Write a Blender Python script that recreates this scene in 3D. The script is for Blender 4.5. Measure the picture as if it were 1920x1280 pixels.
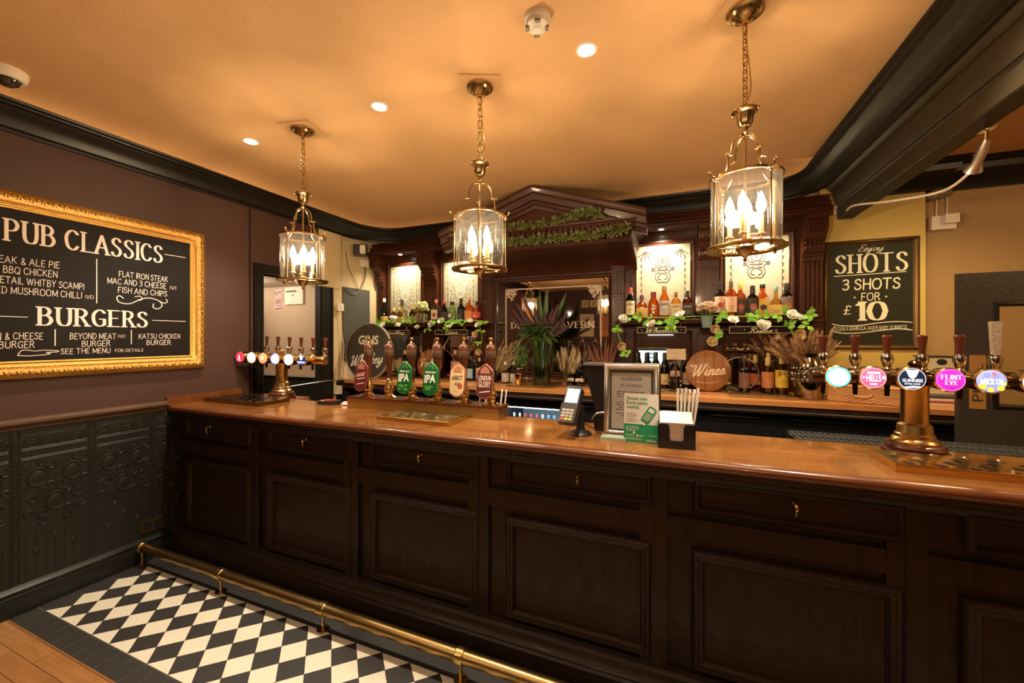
import bpy, bmesh, math, random
from mathutils import Vector, Matrix, Euler
R = math.radians
PI = math.pi
random.seed(11)
for _o in list(bpy.data.objects):
    bpy.data.objects.remove(_o)
SC = bpy.context.scene
COL = SC.collection

# ------------------------------------------------------------------ camera, world, exposure
cam_data = bpy.data.cameras.new('camera')
cam = bpy.data.objects.new('camera', cam_data)
COL.objects.link(cam)
cam.location = (0, 0, 1.61)
cam.rotation_euler = (R(90), 0, R(22))
cam_data.sensor_width = 36
cam_data.lens = 745 / 1920 * 36
cam_data.shift_y = -6 / 1920
cam_data.clip_start = 0.05
SC.camera = cam

world = bpy.data.worlds.new('world')
SC.world = world
world.use_nodes = True
world.node_tree.nodes['Background'].inputs[0].default_value = (1, .75, .5, 1)
world.node_tree.nodes['Background'].inputs[1].default_value = .02
SC.view_settings.view_transform = 'Standard'
SC.view_settings.look = 'None'
SC.view_settings.gamma = 1
SC.view_settings.use_curve_mapping = False
SC.view_settings.exposure = 0.8
SC.cycles.max_bounces = 7
SC.cycles.diffuse_bounces = 4
SC.cycles.glossy_bounces = 4
SC.cycles.transparent_max_bounces = 24
SC.cycles.caustics_reflective = False
SC.cycles.caustics_refractive = False
SC.cycles.sample_clamp_indirect = 4.0

WARM = (1.0, .80, .55)
HALO = (1.0, .89, .72)
def lamp(name, loc, power, col=HALO, kind='SPOT', size=.03, spot=100, blend=.6, rot=(0, 0, 0)):
    d = bpy.data.lights.new(name, kind)
    d.energy = power
    d.color = col
    d.shadow_soft_size = size
    if kind == 'SPOT':
        d.spot_size = R(spot)
        d.spot_blend = blend
    o = bpy.data.objects.new(name, d)
    COL.objects.link(o)
    o.location = loc
    o.rotation_euler = rot
    return o
# ceiling downlights over the bar; unseen fill spots added around and behind the camera
DOWNLIGHTS = [(-2.76, 1.91), (-1.63, 1.91), (-.385, 1.91)]
for x, y in DOWNLIGHTS + [(.86, 1.91)]:
    lamp('downlight_lamp', (x, y, 2.975), 78, HALO, spot=110)
for x, y in [(-2.7, .2), (-1.4, .2), (0, .1), (1.2, .2), (-2.2, -1.3), (-.6, -1.3), (1.0, -1.3)]:
    lamp('room_fill_spot', (x, y, 2.97), 9, HALO, spot=120)
# unseen fill points added behind the camera to brighten the near ceiling
for x, y in [(-2.3, -1.0), (-.8, -1.0), (.7, -1.0)]:
    lamp('rear_fill_point', (x, y, 2.2), 10, WARM, 'POINT', .02)
# small halogens in the soffit of the back bar
SOFFIT = [(-3.14, 4.06), (-2.36, 4.06), (-.1, 4.06), (.70, 4.06)]
for x, y in SOFFIT:
    lamp('soffit_lamp', (x, y, 2.645), 38 if x < -1 else 44, (1, .88, .68), spot=140, blend=.8, size=.015)
lamp('canopy_lamp', (-.72, 3.72, 2.47), 3.5, (1, .8, .5), spot=120, size=.015)
lamp('canopy_lamp', (-1.68, 3.72, 2.47), 3.5, (1, .8, .5), spot=120, size=.015)
# lamps of the side room and the passage on the right; unseen fill added for the right wall
lamp('side_room_lamp', (-4.6, 3.0, 2.2), 12, HALO, 'POINT', .06)
lamp('right_wall_fill', (1.85, 3.3, 2.85), 48, (1, .76, .36), 'SPOT', .04, spot=150, blend=.9)
lamp('passage_lamp', (3.0, 1.6, 2.8), 30, (1, .7, .38), 'POINT', .08)

# ------------------------------------------------------------------ materials
def nt(m):
    return m.node_tree.nodes, m.node_tree.links
def mat(name, col, rough=.5, metal=0, spec=.5, bump=0, scale=60, emit=None, strength=0, var=0, coat=0, trans=0):
    m = bpy.data.materials.new(name)
    m.use_nodes = True
    N, L = nt(m)
    b = N['Principled BSDF']
    b.inputs['Base Color'].default_value = (*col, 1)
    b.inputs['Roughness'].default_value = rough
    b.inputs['Metallic'].default_value = metal
    b.inputs['Specular IOR Level'].default_value = spec
    b.inputs['Coat Weight'].default_value = coat
    b.inputs['Coat Roughness'].default_value = .08
    if emit:
        b.inputs['Emission Color'].default_value = (*emit, 1)
        b.inputs['Emission Strength'].default_value = strength
    if bump or var:
        tc = N.new('ShaderNodeTexCoord')
        nz = N.new('ShaderNodeTexNoise')
        nz.inputs['Scale'].default_value = scale
        nz.inputs['Detail'].default_value = 5
        L.new(tc.outputs['Object'], nz.inputs['Vector'])
        if bump:
            bp = N.new('ShaderNodeBump')
            bp.inputs['Strength'].default_value = bump
            bp.inputs['Distance'].default_value = .01
            L.new(nz.outputs['Fac'], bp.inputs['Height'])
            L.new(bp.outputs['Normal'], b.inputs['Normal'])
        if var:
            mx = N.new('ShaderNodeMix')
            mx.data_type = 'RGBA'
            mx.inputs[6].default_value = (*[c * (1 - var) for c in col], 1)
            mx.inputs[7].default_value = (*[min(1, c * (1 + var)) for c in col], 1)
            n2 = N.new('ShaderNodeTexNoise')
            n2.inputs['Scale'].default_value = scale * .12
            n2.inputs['Detail'].default_value = 4
            L.new(tc.outputs['Object'], n2.inputs['Vector'])
            L.new(n2.outputs['Fac'], mx.inputs[0])
            L.new(mx.outputs[2], b.inputs['Base Color'])
    return m
def wood(name, c1, c2, rough=.35, axis='X', scale=5.0, bump=.15, coat=.2, stretch=14):
    """grain running along one axis"""
    m = mat(name, c1, rough, coat=coat)
    N, L = nt(m)
    b = N['Principled BSDF']
    tc = N.new('ShaderNodeTexCoord')
    mp = N.new('ShaderNodeMapping')
    s = [scale * stretch] * 3
    s['XYZ'.index(axis)] = scale
    mp.inputs['Scale'].default_value = s
    L.new(tc.outputs['Object'], mp.inputs['Vector'])
    nz = N.new('ShaderNodeTexNoise')
    nz.inputs['Scale'].default_value = 1
    nz.inputs['Detail'].default_value = 6
    nz.inputs['Roughness'].default_value = .65
    nz.inputs['Distortion'].default_value = .4
    L.new(mp.outputs['Vector'], nz.inputs['Vector'])
    cr = N.new('ShaderNodeValToRGB')
    cr.color_ramp.elements[0].position = .3
    cr.color_ramp.elements[0].color = (*c1, 1)
    cr.color_ramp.elements[1].position = .7
    cr.color_ramp.elements[1].color = (*c2, 1)
    L.new(nz.outputs['Fac'], cr.inputs['Fac'])
    L.new(cr.outputs['Color'], b.inputs['Base Color'])
    if bump:
        bp = N.new('ShaderNodeBump')
        bp.inputs['Strength'].default_value = bump
        bp.inputs['Distance'].default_value = .004
        L.new(nz.outputs['Fac'], bp.inputs['Height'])
        L.new(bp.outputs['Normal'], b.inputs['Normal'])
    return m
def glass(name, col=(1, 1, 1), gloss=.12, rough=.02, haze=0):
    """thin pane: coloured transparency with a fresnel reflection"""
    m = bpy.data.materials.new(name)
    m.use_nodes = True
    N, L = nt(m)
    N.remove(N['Principled BSDF'])
    t = N.new('ShaderNodeBsdfTransparent')
    t.inputs['Color'].default_value = (*col, 1)
    g = N.new('ShaderNodeBsdfGlossy')
    g.inputs['Roughness'].default_value = rough
    lw = N.new('ShaderNodeLayerWeight')
    lw.inputs['Blend'].default_value = .25
    mr = N.new('ShaderNodeMapRange')
    mr.inputs[3].default_value = gloss * .4
    mr.inputs[4].default_value = min(1, gloss * 4)
    L.new(lw.outputs['Fresnel'], mr.inputs[0])
    mx = N.new('ShaderNodeMixShader')
    L.new(mr.outputs[0], mx.inputs[0])
    L.new(t.outputs[0], mx.inputs[1])
    L.new(g.outputs[0], mx.inputs[2])
    if haze:      # translucent share added so the bulbs make the glass glow
        tr = N.new('ShaderNodeBsdfTranslucent')
        tr.inputs['Color'].default_value = (1, .93, .82, 1)
        m2 = N.new('ShaderNodeMixShader')
        m2.inputs[0].default_value = haze
        L.new(mx.outputs[0], m2.inputs[1])
        L.new(tr.outputs[0], m2.inputs[2])
        mx = m2
    L.new(mx.outputs[0], N['Material Output'].inputs['Surface'])
    return m

M = {}
M['ceiling'] = mat('ceiling_paint', (.64, .36, .155), .75, bump=.25, scale=55, var=.07)
M['maroon'] = mat('maroon_wallpaper', (.058, .021, .0135), .6, bump=.1, scale=120, var=.12)
M['pale'] = mat('pale_plaster', (.62, .47, .26), .7, bump=.2, scale=25, var=.05)
M['side_wall'] = mat('side_room_plaster', (.50, .36, .24), .7, bump=.3, scale=30, var=.06)
M['yellow'] = mat('yellow_plaster', (.68, .49, .14), .7, bump=.15, scale=30, var=.05)
M['tan'] = mat('tan_wallpaper', (.42, .26, .11), .7, bump=.25, scale=90, var=.08)
M['black_trim'] = mat('black_gloss_paint', (.010, .007, .0045), .38, spec=.34, bump=.05, scale=14)
M['beam'] = mat('brown_black_beam_paint', (.024, .016, .007), .48, spec=.22, bump=.05, scale=14)
M['dado'] = mat('dark_green_embossed_paper', (.0155, .0145, .0105), .45, spec=.36, bump=.08, scale=150)
M['rail_wood'] = mat('brown_painted_rail', (.10, .05, .028), .45, var=.2, scale=20)
M['dark_wood'] = wood('dark_stained_oak', (.010, .0038, .0018), (.031, .0128, .0050), .42, 'Z', 4, .22, .05)
M['dark_wood_x'] = wood('dark_stained_oak_rail', (.010, .0038, .0018), (.031, .0128, .0050), .42, 'X', 4, .22, .05)
M['bar_top'] = wood('varnished_mahogany_top', (.19, .065, .016), (.36, .145, .038), .16, 'X', 1.6, .05, .5, 9)
M['bar_nose'] = wood('mahogany_nosing', (.10, .03, .010), (.19, .06, .016), .25, 'X', 2, .08, .3)
M['back_top'] = wood('orange_wood_worktop', (.34, .125, .030), (.52, .21, .06), .4, 'X', 1.6, .05, .1, 9)
M['mahog'] = wood('carved_mahogany', (.036, .0095, .004), (.078, .022, .0085), .34, 'Z', 5, .08, .12)
M['mahog_x'] = wood('carved_mahogany_rail', (.034, .009, .004), (.072, .020, .008), .34, 'X', 5, .08, .12)
M['brass'] = mat('polished_brass', (.80, .53, .20), .16, 1)
M['brass_old'] = mat('worn_brass', (.62, .42, .15), .26, 1, bump=.05, scale=40, var=.15)
M['brass_lantern'] = mat('lantern_brass', (.55, .38, .16), .22, 1)
M['chrome'] = mat('bright_chrome', (.75, .72, .66), .1, 1)
M['silver'] = mat('satin_aluminium', (.68, .64, .57), .3, 1)
M['gold'] = mat('gilded_plaster', (.42, .21, .042), .38, .65, bump=.2, scale=120, var=.15)
M['chalk'] = mat('chalkboard_black', (.011, .0075, .006), .65, spec=.18, var=.3, scale=20)
M['chalk2'] = mat('sign_board_black', (.024, .022, .012), .55, spec=.2, var=.2, scale=20)
M['chalk_white'] = mat('chalk_white_paint', (.82, .69, .60), .7)
M['sign_white'] = mat('cream_sign_paint', (.85, .80, .62), .7)
M['black'] = mat('black_plastic', (.012, .011, .010), .4)
M['black_gloss'] = mat('glossy_black_plastic', (.010, .010, .010), .15)
M['rubber'] = mat('black_rubber', (.010, .010, .010), .55)
M['void'] = mat('dark_interior', (.006, .005, .004), .8)
M['white'] = mat('white_plastic', (.78, .68, .55), .4)
M['paper'] = mat('white_paper', (.80, .74, .64), .8)
M['paper_tan'] = mat('cream_paper', (.66, .53, .36), .8)
M['paper_grey'] = mat('sign_paper_behind_acrylic', (.40, .34, .27), .5)
M['green'] = mat('green_print', (.008, .30, .10), .5)
M['ink'] = mat('dark_ink', (.02, .015, .012), .7)
M['ink_grey'] = mat('grey_ink', (.20, .17, .13), .7)
M['ink_white'] = mat('white_ink', (.82, .80, .74), .6)
M['handle_wood'] = mat('red_brown_handle_wood', (.085, .018, .007), .25, coat=.5, var=.25, scale=60)
M['pump_wood'] = mat('turned_brown_pump_wood', (.095, .028, .011), .22, coat=.5, var=.2, scale=50)
for k_ in ('dark_wood', 'dark_wood_x', 'mahog', 'mahog_x'): M[k_].node_tree.nodes['Principled BSDF'].inputs['Specular IOR Level'].default_value = .28
M['mirror'] = mat('mirror_silvering', (.66, .60, .52), .015, 1)
M['mirror_dark'] = mat('aged_mirror_silvering', (.62, .56, .49), .02, 1)
M['lantern_glass'] = glass('lantern_glass', (1, .955, .89), .20, .05, .006)
M['clear_glass'] = glass('clear_glass', (.93, .93, .90), .14)
M['pane'] = glass('window_glass', (.92, .90, .84), .1)
M['vase_glass'] = glass('vase_glass', (.72, .80, .62), .16)
M['grey_board'] = mat('grey_green_board', (.066, .061, .044), .7, var=.1, scale=30)
M['barrel'] = wood('dark_barrel_wood', (.035, .030, .024), (.062, .053, .042), .55, 'Z', 4, .15, 0)
M['wine_disc'] = wood('light_brown_disc_wood', (.24, .085, .022), (.40, .16, .05), .4, 'Z', 4, .1, .1)
M['leaf'] = mat('garland_leaf', (.22, .50, .04), .45, var=.35, scale=60)
M['leaf_dark'] = mat('dark_leaf', (.075, .14, .025), .5, var=.4, scale=60)
M['leaf_box'] = mat('boxwood_leaf', (.12, .145, .035), .5, var=.4, scale=80)
M['stem'] = mat('brown_stem', (.10, .07, .03), .7)
M['petal'] = mat('cream_petal', (.92, .87, .76), .6)
M['petal_dry'] = mat('dry_cream_petal', (.70, .52, .28), .7, var=.1, scale=60)
M['blossom'] = mat('pale_green_blossom', (.55, .55, .22), .6, var=.25, scale=80)
M['blossom_pink'] = mat('pink_brown_blossom', (.50, .33, .20), .7, var=.25, scale=80)
M['pampas'] = mat('dried_pampas', (.72, .53, .31), .9, var=.25, scale=60)
M['pampas_brown'] = mat('brown_dried_grass', (.44, .24, .10), .9, var=.25, scale=60)
M['purple'] = mat('purple_plume', (.12, .055, .075), .9, var=.35, scale=90)
M['brown_leaf'] = mat('brown_feather', (.17, .065, .035), .7, var=.3, scale=60)
M['orange_leaf'] = mat('orange_spike', (.55, .20, .04), .6)
M['teal'] = mat('pale_teal_ceramic', (.22, .34, .31), .4)
M['zinc'] = mat('pale_zinc', (.62, .60, .45), .22, .9)
M['copper'] = mat('copper_cup', (.75, .42, .25), .2, 1)
M['mercury'] = mat('dark_mirrored_glass', (.30, .25, .17), .12, 1, bump=.3, scale=16)
M['wicker'] = mat('woven_wicker', (.62, .32, .11), .6, var=.3, scale=100)
M['bulb'] = mat('warm_bulb', (1, .9, .7), .3, emit=(1, .79, .50), strength=300)
M['lamp_disc'] = mat('halogen_face', (1, .95, .85), .3, emit=(1, .9, .72), strength=40)
M['soffit_face'] = mat('soffit_halogen_face', (1, .95, .85), .3, emit=(1, .86, .6), strength=22)
M['candle'] = mat('brass_candle_tube', (.75, .52, .24), .3, .6)
M['tile_dark'] = mat('black_floor_tile', (.032, .027, .024), .5, bump=.04, scale=30, var=.15)

# ------------------------------------------------------------------ mesh builder
class MB:
    def __init__(s):
        s.v, s.f, s.mi = [], [], []
        s.cur = 0
        s.X = Matrix.Identity(4)
    def add(s, verts, faces):
        n = len(s.v)
        s.v += [tuple(s.X @ Vector(p)) for p in verts]
        s.f += [[i + n for i in f] for f in faces]
        s.mi += [s.cur] * len(faces)
    def box(s, x0, y0, z0, x1, y1, z1):
        s.add([(x0, y0, z0), (x1, y0, z0), (x1, y1, z0), (x0, y1, z0), (x0, y0, z1), (x1, y0, z1), (x1, y1, z1), (x0, y1, z1)],
              [(0, 3, 2, 1), (4, 5, 6, 7), (0, 1, 5, 4), (1, 2, 6, 5), (2, 3, 7, 6), (3, 0, 4, 7)])
    def quad(s, a, b, c, d):
        s.add([a, b, c, d], [(0, 1, 2, 3)])
    def lathe(s, prof, n=20, c=(0, 0, 0), cap=True, axis='Z', sx=1, sy=1):
        vs, fs = [], []
        for r, z in prof:
            for k in range(n):
                a = 2 * PI * k / n
                p = (r * math.cos(a) * sx, r * math.sin(a) * sy, z)
                if axis == 'X': p = (p[2], p[0], p[1])
                if axis == 'Y': p = (p[0], p[2], p[1])
                vs.append((p[0] + c[0], p[1] + c[1], p[2] + c[2]))
        fl = axis == 'Y'
        for i in range(len(prof) - 1):
            for k in range(n):
                q = (i * n + k, i * n + (k + 1) % n, (i + 1) * n + (k + 1) % n, (i + 1) * n + k)
                fs.append(q[::-1] if fl else q)
        if cap:
            b = tuple(range(n))
            t = tuple((len(prof) - 1) * n + k for k in range(n))
            if prof[0][0] > 1e-6: fs.append(b if fl else b[::-1])
            if prof[-1][0] > 1e-6: fs.append(t[::-1] if fl else t)
        s.add(vs, fs)
    def cyl(s, c, r, h, n=20, axis='Z', r2=None):
        s.lathe([(r, 0), (r if r2 is None else r2, h)], n, c, True, axis)
    def ball(s, c, r, n=12, m=8, sx=1, sy=1, sz=1):
        prof = [(max(1e-7, math.sin(PI * i / m)) * r, -math.cos(PI * i / m) * r * sz) for i in range(m + 1)]
        s.lathe(prof, n, c, False, 'Z', sx, sy)
    def tube(s, pts, r, n=8, closed=False, cap=True):
        P = [Vector(p) for p in pts]
        rr = r if isinstance(r, (list, tuple)) else [r] * len(P)
        m = len(P)
        vs, fs = [], []
        up = None
        for i in range(m):
            a = P[(i - 1) % m] if (closed or i > 0) else P[i]
            b = P[(i + 1) % m] if (closed or i < m - 1) else P[i]
            t = (b - a)
            if t.length < 1e-9: t = Vector((0, 0, 1))
            t.normalize()
            if up is None:
                up = Vector((0, 0, 1)) if abs(t.z) < .9 else Vector((1, 0, 0))
            sd = t.cross(up)
            if sd.length < 1e-6: sd = t.cross(Vector((0, 1, 0)))
            sd.normalize()
            up = sd.cross(t).normalized()
            for k in range(n):
                an = 2 * PI * k / n
                vs.append(tuple(P[i] + (sd * math.cos(an) + up * math.sin(an)) * rr[i]))
        for i in range(m if closed else m - 1):
            j = (i + 1) % m
            for k in range(n):
                fs.append((i * n + k, j * n + k, j * n + (k + 1) % n, i * n + (k + 1) % n)[::-1])
        if cap and not closed:
            fs.append(tuple(range(n)))
            fs.append(tuple((m - 1) * n + k for k in range(n))[::-1])
        s.add(vs, fs)
    def prism(s, poly, z0, z1, plane='XY'):
        """extrude a 2D polygon; plane names its axes, the extrusion is along the third"""
        n = len(poly)
        def P(a, b, h):
            return {'XY': (a, b, h), 'XZ': (a, h, b), 'YZ': (h, a, b)}[plane]
        vs = [P(a, b, z0) for a, b in poly] + [P(a, b, z1) for a, b in poly]
        fs = [tuple(range(n))[::-1], tuple(range(n, 2 * n))] + [(i, (i + 1) % n, (i + 1) % n + n, i + n) for i in range(n)]
        s.add(vs, fs)
    def sweep(s, prof, path, closed=False, capends=True):
        """prof: (offset to the left of travel, z); path: 2D points in XY, mitred"""
        P = [Vector(p) for p in path]
        m, n = len(P), len(prof)
        vs, fs = [], []
        for i in range(m):
            dirs = []
            if closed or i > 0: dirs.append((P[i] - P[(i - 1) % m]).normalized())
            if closed or i < m - 1: dirs.append((P[(i + 1) % m] - P[i]).normalized())
            t = sum(dirs, Vector((0, 0))).normalized()
            nrm = Vector((-t.y, t.x))
            k = 1 / max(.3, t.dot(dirs[0]))
            for d, z in prof:
                q = P[i] + nrm * d * k
                vs.append((q.x, q.y, z))
        for i in range(m if closed else m - 1):
            j = (i + 1) % m
            for a in range(n - 1):
                fs.append((i * n + a, j * n + a, j * n + a + 1, i * n + a + 1))
        if capends and not closed:
            fs.append(tuple(range(n)))
            fs.append(tuple((m - 1) * n + k for k in range(n))[::-1])
        s.add(vs, fs)
    def frame(s, w, h, prof, X=None):
        """picture-frame moulding round a w x h opening in the XZ plane facing -Y; prof: (outward, towards viewer)"""
        n = len(prof)
        vs, fs = [], []
        for cx, cz in ((-1, -1), (1, -1), (1, 1), (-1, 1)):
            for d, y in prof:
                vs.append((cx * (w / 2 + d), -y, cz * (h / 2 + d)))
        for i in range(4):
            j = (i + 1) % 4
            for a in range(n - 1):
                fs.append((i * n + a, i * n + a + 1, j * n + a + 1, j * n + a))
        old = s.X
        if X is not None: s.X = old @ X
        s.add(vs, fs)
        s.X = old
    def build(s, name, m, parent=None, smooth=35, loc=None):
        me = bpy.data.meshes.new(name)
        me.from_pydata(s.v, [], s.f)
        for x in (m if isinstance(m, (list, tuple)) else [m]):
            me.materials.append(M[x] if isinstance(x, str) else x)
        if len(set(s.mi)) > 1: me.polygons.foreach_set('material_index', s.mi)
        me.validate()
        if smooth:
            me.polygons.foreach_set('use_smooth', [True] * len(me.polygons))
            me.set_sharp_from_angle(angle=R(smooth))
        me.update()
        o = bpy.data.objects.new(name, me)
        COL.objects.link(o)
        if parent is not None: o.parent = parent
        if loc: o.location = loc
        return o
def tag(o, label=None, cat=None, group=None, kind=None):
    if label: o['label'] = label
    if cat: o['category'] = cat
    if group: o['group'] = group
    if kind: o['kind'] = kind
    return o
def thing(name, label, cat, loc=(0, 0, 0), rz=0, group=None):
    o = bpy.data.objects.new(name, None)
    o.empty_display_size = .05
    COL.objects.link(o)
    o.location = loc
    o.rotation_euler = (0, 0, rz)
    return tag(o, label, cat, group)
def copy_tree(o, parent=None):
    c = o.copy()
    COL.objects.link(c)
    if parent is not None: c.parent = parent
    for ch in list(o.children): copy_tree(ch, c)
    return c
def struct(o):
    o['kind'] = 'structure'
    return o
def T(x=0, y=0, z=0): return Matrix.Translation((x, y, z))
def RX(a): return Matrix.Rotation(R(a), 4, 'X')
def RY(a): return Matrix.Rotation(R(a), 4, 'Y')
def RZ(a): return Matrix.Rotation(R(a), 4, 'Z')
def spl(pts, k=5, closed=False):
    """Catmull-Rom through points"""
    P = [Vector(p) for p in pts]
    n = len(P)
    out = []
    for i in range(n if closed else n - 1):
        g = lambda j: P[j % n] if closed else P[max(0, min(n - 1, j))]
        a, b, c, d = g(i - 1), g(i), g(i + 1), g(i + 2)
        for q in range(k):
            t = q / k
            out.append(.5 * ((2 * b) + (c - a) * t + (2 * a - 5 * b + 4 * c - d) * t * t + (3 * b - a - 3 * c + d) * t ** 3))
    if not closed: out.append(P[-1])
    return out

# ------------------------------------------------------------------ lettering drawn with a pen nib
CAPS = {
 'A': '0,0 .36,1 .72,0|.13,.34 .59,.34', 'B': '.08,0 .08,1|~.08,1 .4,.98 .54,.77 .4,.56 .08,.54|~.08,.54 .46,.52 .62,.27 .44,.02 .08,0',
 'C': '~.66,.82 .5,.98 .28,.97 .08,.74 .05,.45 .14,.15 .34,.01 .54,.04 .67,.2', 'D': '.08,0 .08,1|~.08,1 .42,.97 .66,.72 .67,.36 .46,.04 .08,0',
 'E': '.08,0 .08,1|.08,1 .56,1|.08,.52 .46,.52|.08,0 .58,0', 'F': '.08,0 .08,1|.08,1 .56,1|.08,.52 .44,.52',
 'G': '~.66,.82 .5,.98 .28,.97 .08,.74 .05,.45 .14,.15 .34,.01 .54,.04 .66,.14|.66,.08 .66,.44|.66,.44 .42,.44', 'H': '.08,0 .08,1|.66,0 .66,1|.08,.52 .66,.52',
 'I': '.1,0 .1,1', 'J': '~.36,1 .36,.25 .3,.04 .14,0 .02,.1', 'K': '.08,0 .08,1|.6,1 .1,.42|.24,.58 .66,0', 'L': '.08,1 .08,0|.08,0 .56,0',
 'M': '.08,0 .08,1|.08,1 .45,.15|.45,.15 .82,1|.82,1 .82,0', 'N': '.08,0 .08,1|.08,1 .66,0|.66,0 .66,1',
 'O': '~.4,1 .18,.93 .05,.66 .05,.34 .18,.07 .4,0 .62,.07 .75,.34 .75,.66 .62,.93 .4,1', 'P': '.08,0 .08,1|~.08,1 .42,.98 .58,.75 .44,.5 .08,.46',
 'Q': '~.4,1 .18,.93 .05,.66 .05,.34 .18,.07 .4,0 .62,.07 .75,.34 .75,.66 .62,.93 .4,1|.46,.22 .76,-.1', 'R': '.08,0 .08,1|~.08,1 .42,.98 .56,.77 .42,.55 .08,.52|.34,.52 .66,0',
 'S': '~.54,.82 .44,.97 .26,.99 .1,.88 .1,.7 .28,.56 .48,.43 .56,.24 .46,.06 .28,.0 .1,.05 .04,.2', 'T': '.34,0 .34,1|.0,1 .68,1', 'U': '~.08,1 .08,.3 .2,.04 .38,0 .56,.04 .66,.3 .66,1',
 'V': '0,1 .34,0 .68,1', 'W': '0,1 .24,0 .48,.9 .72,0 .96,1', 'X': '.02,0 .62,1|.02,1 .64,0', 'Y': '.02,1 .32,.48 .62,1|.32,.48 .32,0', 'Z': '.04,1 .58,1 .04,0 .6,0',
 '0': '~.38,1 .16,.9 .05,.55 .05,.45 .16,.1 .38,0 .6,.1 .71,.45 .71,.55 .6,.9 .38,1', '1': '.3,0 .3,1|.3,1 .1,.84', '2': '~.06,.78 .2,.98 .42,.96 .5,.72 .3,.36 .04,0|.04,0 .56,0',
 '3': '~.06,.9 .26,1 .48,.92 .5,.7 .34,.55 .2,.54|~.2,.54 .42,.52 .55,.3 .44,.05 .22,0 .04,.1', '&': '~.62,.3 .4,.02 .16,.04 .12,.28 .36,.54 .46,.78 .32,.97 .18,.8 .3,.5 .66,0',
 '+': '~.5,.78 .3,.62 .12,.76 .28,.5 .1,.34 .3,.22 .52,.36|.3,.95 .3,.05', '(': '~.22,1 .08,.7 .08,.3 .22,0', ')': '~.06,1 .2,.7 .2,.3 .06,0', '.': '.06,0 .06,.03', '-': '.05,.45 .3,.45', '*': '.12,.42 .16,.42',
 "'": '.06,1 .06,.8', ',': '.08,.05 .02,-.12', '£': '~.52,.8 .4,.98 .24,.9 .22,.6 .2,.2 .06,.02|.04,.02 .52,.04|.06,.45 .42,.45', ' ': '', '|': '.05,-.1 .05,1.1',
}
SCRIPT = {
 'S': '~.62,.86 .5,1.02 .3,.96 .2,.76 .36,.54 .5,.32 .4,.06 .16,0 .0,.12 .08,.26', 'p': '~.02,.1 .16,.5 .1,0 .04,-.42|~.1,.3 .26,.5 .38,.36 .3,.06 .14,.06|~.3,.06 .42,.1 .48,.16',
 'a': '~.4,.42 .24,.5 .08,.32 .08,.1 .2,.02 .36,.2 .42,.48|~.42,.48 .38,.1 .46,.02 .58,.14', 'r': '~.02,.12 .14,.52 .14,.42 .32,.46|~.26,.44 .24,.1 .32,.02 .44,.14', 'k': '~.02,.12 .2,.7 .22,1 .12,.94 .1,.4 .06,0|~.1,.28 .3,.5 .36,.38 .16,.24 .3,.02 .46,.14',
 'l': '~.02,.12 .2,.7 .22,1 .12,.94 .1,.3 .16,.02 .3,.14', 'i': '~.02,.12 .14,.5 .1,.1 .18,.02 .32,.14|.19,.7 .21,.73', 'n': '~.02,.12 .12,.5 .08,0|~.08,.26 .26,.5 .36,.42 .32,.1 .4,.02 .52,.14', 'g': '~.4,.42 .24,.5 .08,.32 .08,.1 .2,.02 .36,.2 .42,.48|~.42,.48 .34,-.2 .18,-.4 .06,-.26 .26,-.04 .56,.14',
 'G': '~.62,.84 .46,1.02 .2,.86 .06,.5 .14,.12 .36,.02 .56,.2 .6,.46|~.38,.44 .6,.46 .54,.04 .36,-.3 .16,-.24', 'W': '~-.1,.8 .02,.98 .12,.86 .1,.3 .14,0 .4,.6 .5,.98|~.5,.98 .46,.3 .5,0 .78,.55 .86,.92 .98,1.02', 'h': '~.02,.12 .2,.7 .22,1 .12,.94 .1,.4 .06,0|~.08,.26 .26,.5 .36,.42 .32,.1 .4,.02 .52,.14',
 's': '~.02,.1 .2,.52 .3,.26 .24,.04 .06,.06|~.24,.04 .36,.06 .42,.14', 'e': '~.04,.16 .26,.32 .28,.48 .16,.5 .08,.28 .14,.04 .28,.02 .42,.14', 'u': '~.02,.12 .12,.5 .08,.12 .18,.02 .36,.24 .42,.5|~.42,.5 .38,.1 .46,.02 .58,.14', 'm': '~.02,.12 .12,.5 .08,0|~.08,.26 .24,.5 .32,.42 .3,0|~.3,.26 .46,.5 .56,.42 .52,.1 .6,.02 .72,.14',
 'R': '~.3,.96 .24,.4 .12,0 .0,.06|~.02,.7 .12,.94 .4,1.02 .6,.86 .5,.58 .26,.5|~.3,.5 .46,.2 .62,-.04 .78,.1', 'V': '~-.06,.8 .06,.98 .16,.84 .18,.3 .22,0 .44,.55 .56,.94 .68,1', 'o': '~.28,.48 .14,.46 .06,.24 .14,.03 .28,.04 .36,.26 .28,.48 .46,.42', 'd': '~.4,.42 .24,.5 .08,.32 .08,.1 .2,.02 .36,.2 .5,1|~.48,.9 .4,.1 .48,.02 .6,.14',
 'y': '~.02,.12 .12,.5 .08,.14 .2,.04 .38,.28 .44,.5|~.44,.5 .34,-.2 .18,-.4 .06,-.26 .26,-.04 .56,.14', 'E': '~.56,.86 .4,1 .2,.88 .24,.62 .42,.54|~.42,.54 .12,.42 .06,.14 .28,0 .54,.16', 'j': '~.02,.12 .14,.5 .08,-.2 -.06,-.4 -.16,-.26 .04,-.04 .3,.14|.17,.7 .19,.73', 't': '~.02,.12 .2,.8 .12,.3 .16,.02 .3,.14|.04,.55 .3,.56', ' ': '',
}
def strokes(d):
    out = []
    for st in d.split('|'):
        if not st: continue
        sm = st[0] == '~'
        pts = [tuple(float(q) for q in p.split(',')) for p in st.lstrip('~').split(' ')]
        out.append((([tuple(q) for q in spl([(a, b) for a, b in pts], 4)] if sm else pts), sm))
    return out
LAYER = [0]
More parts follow.
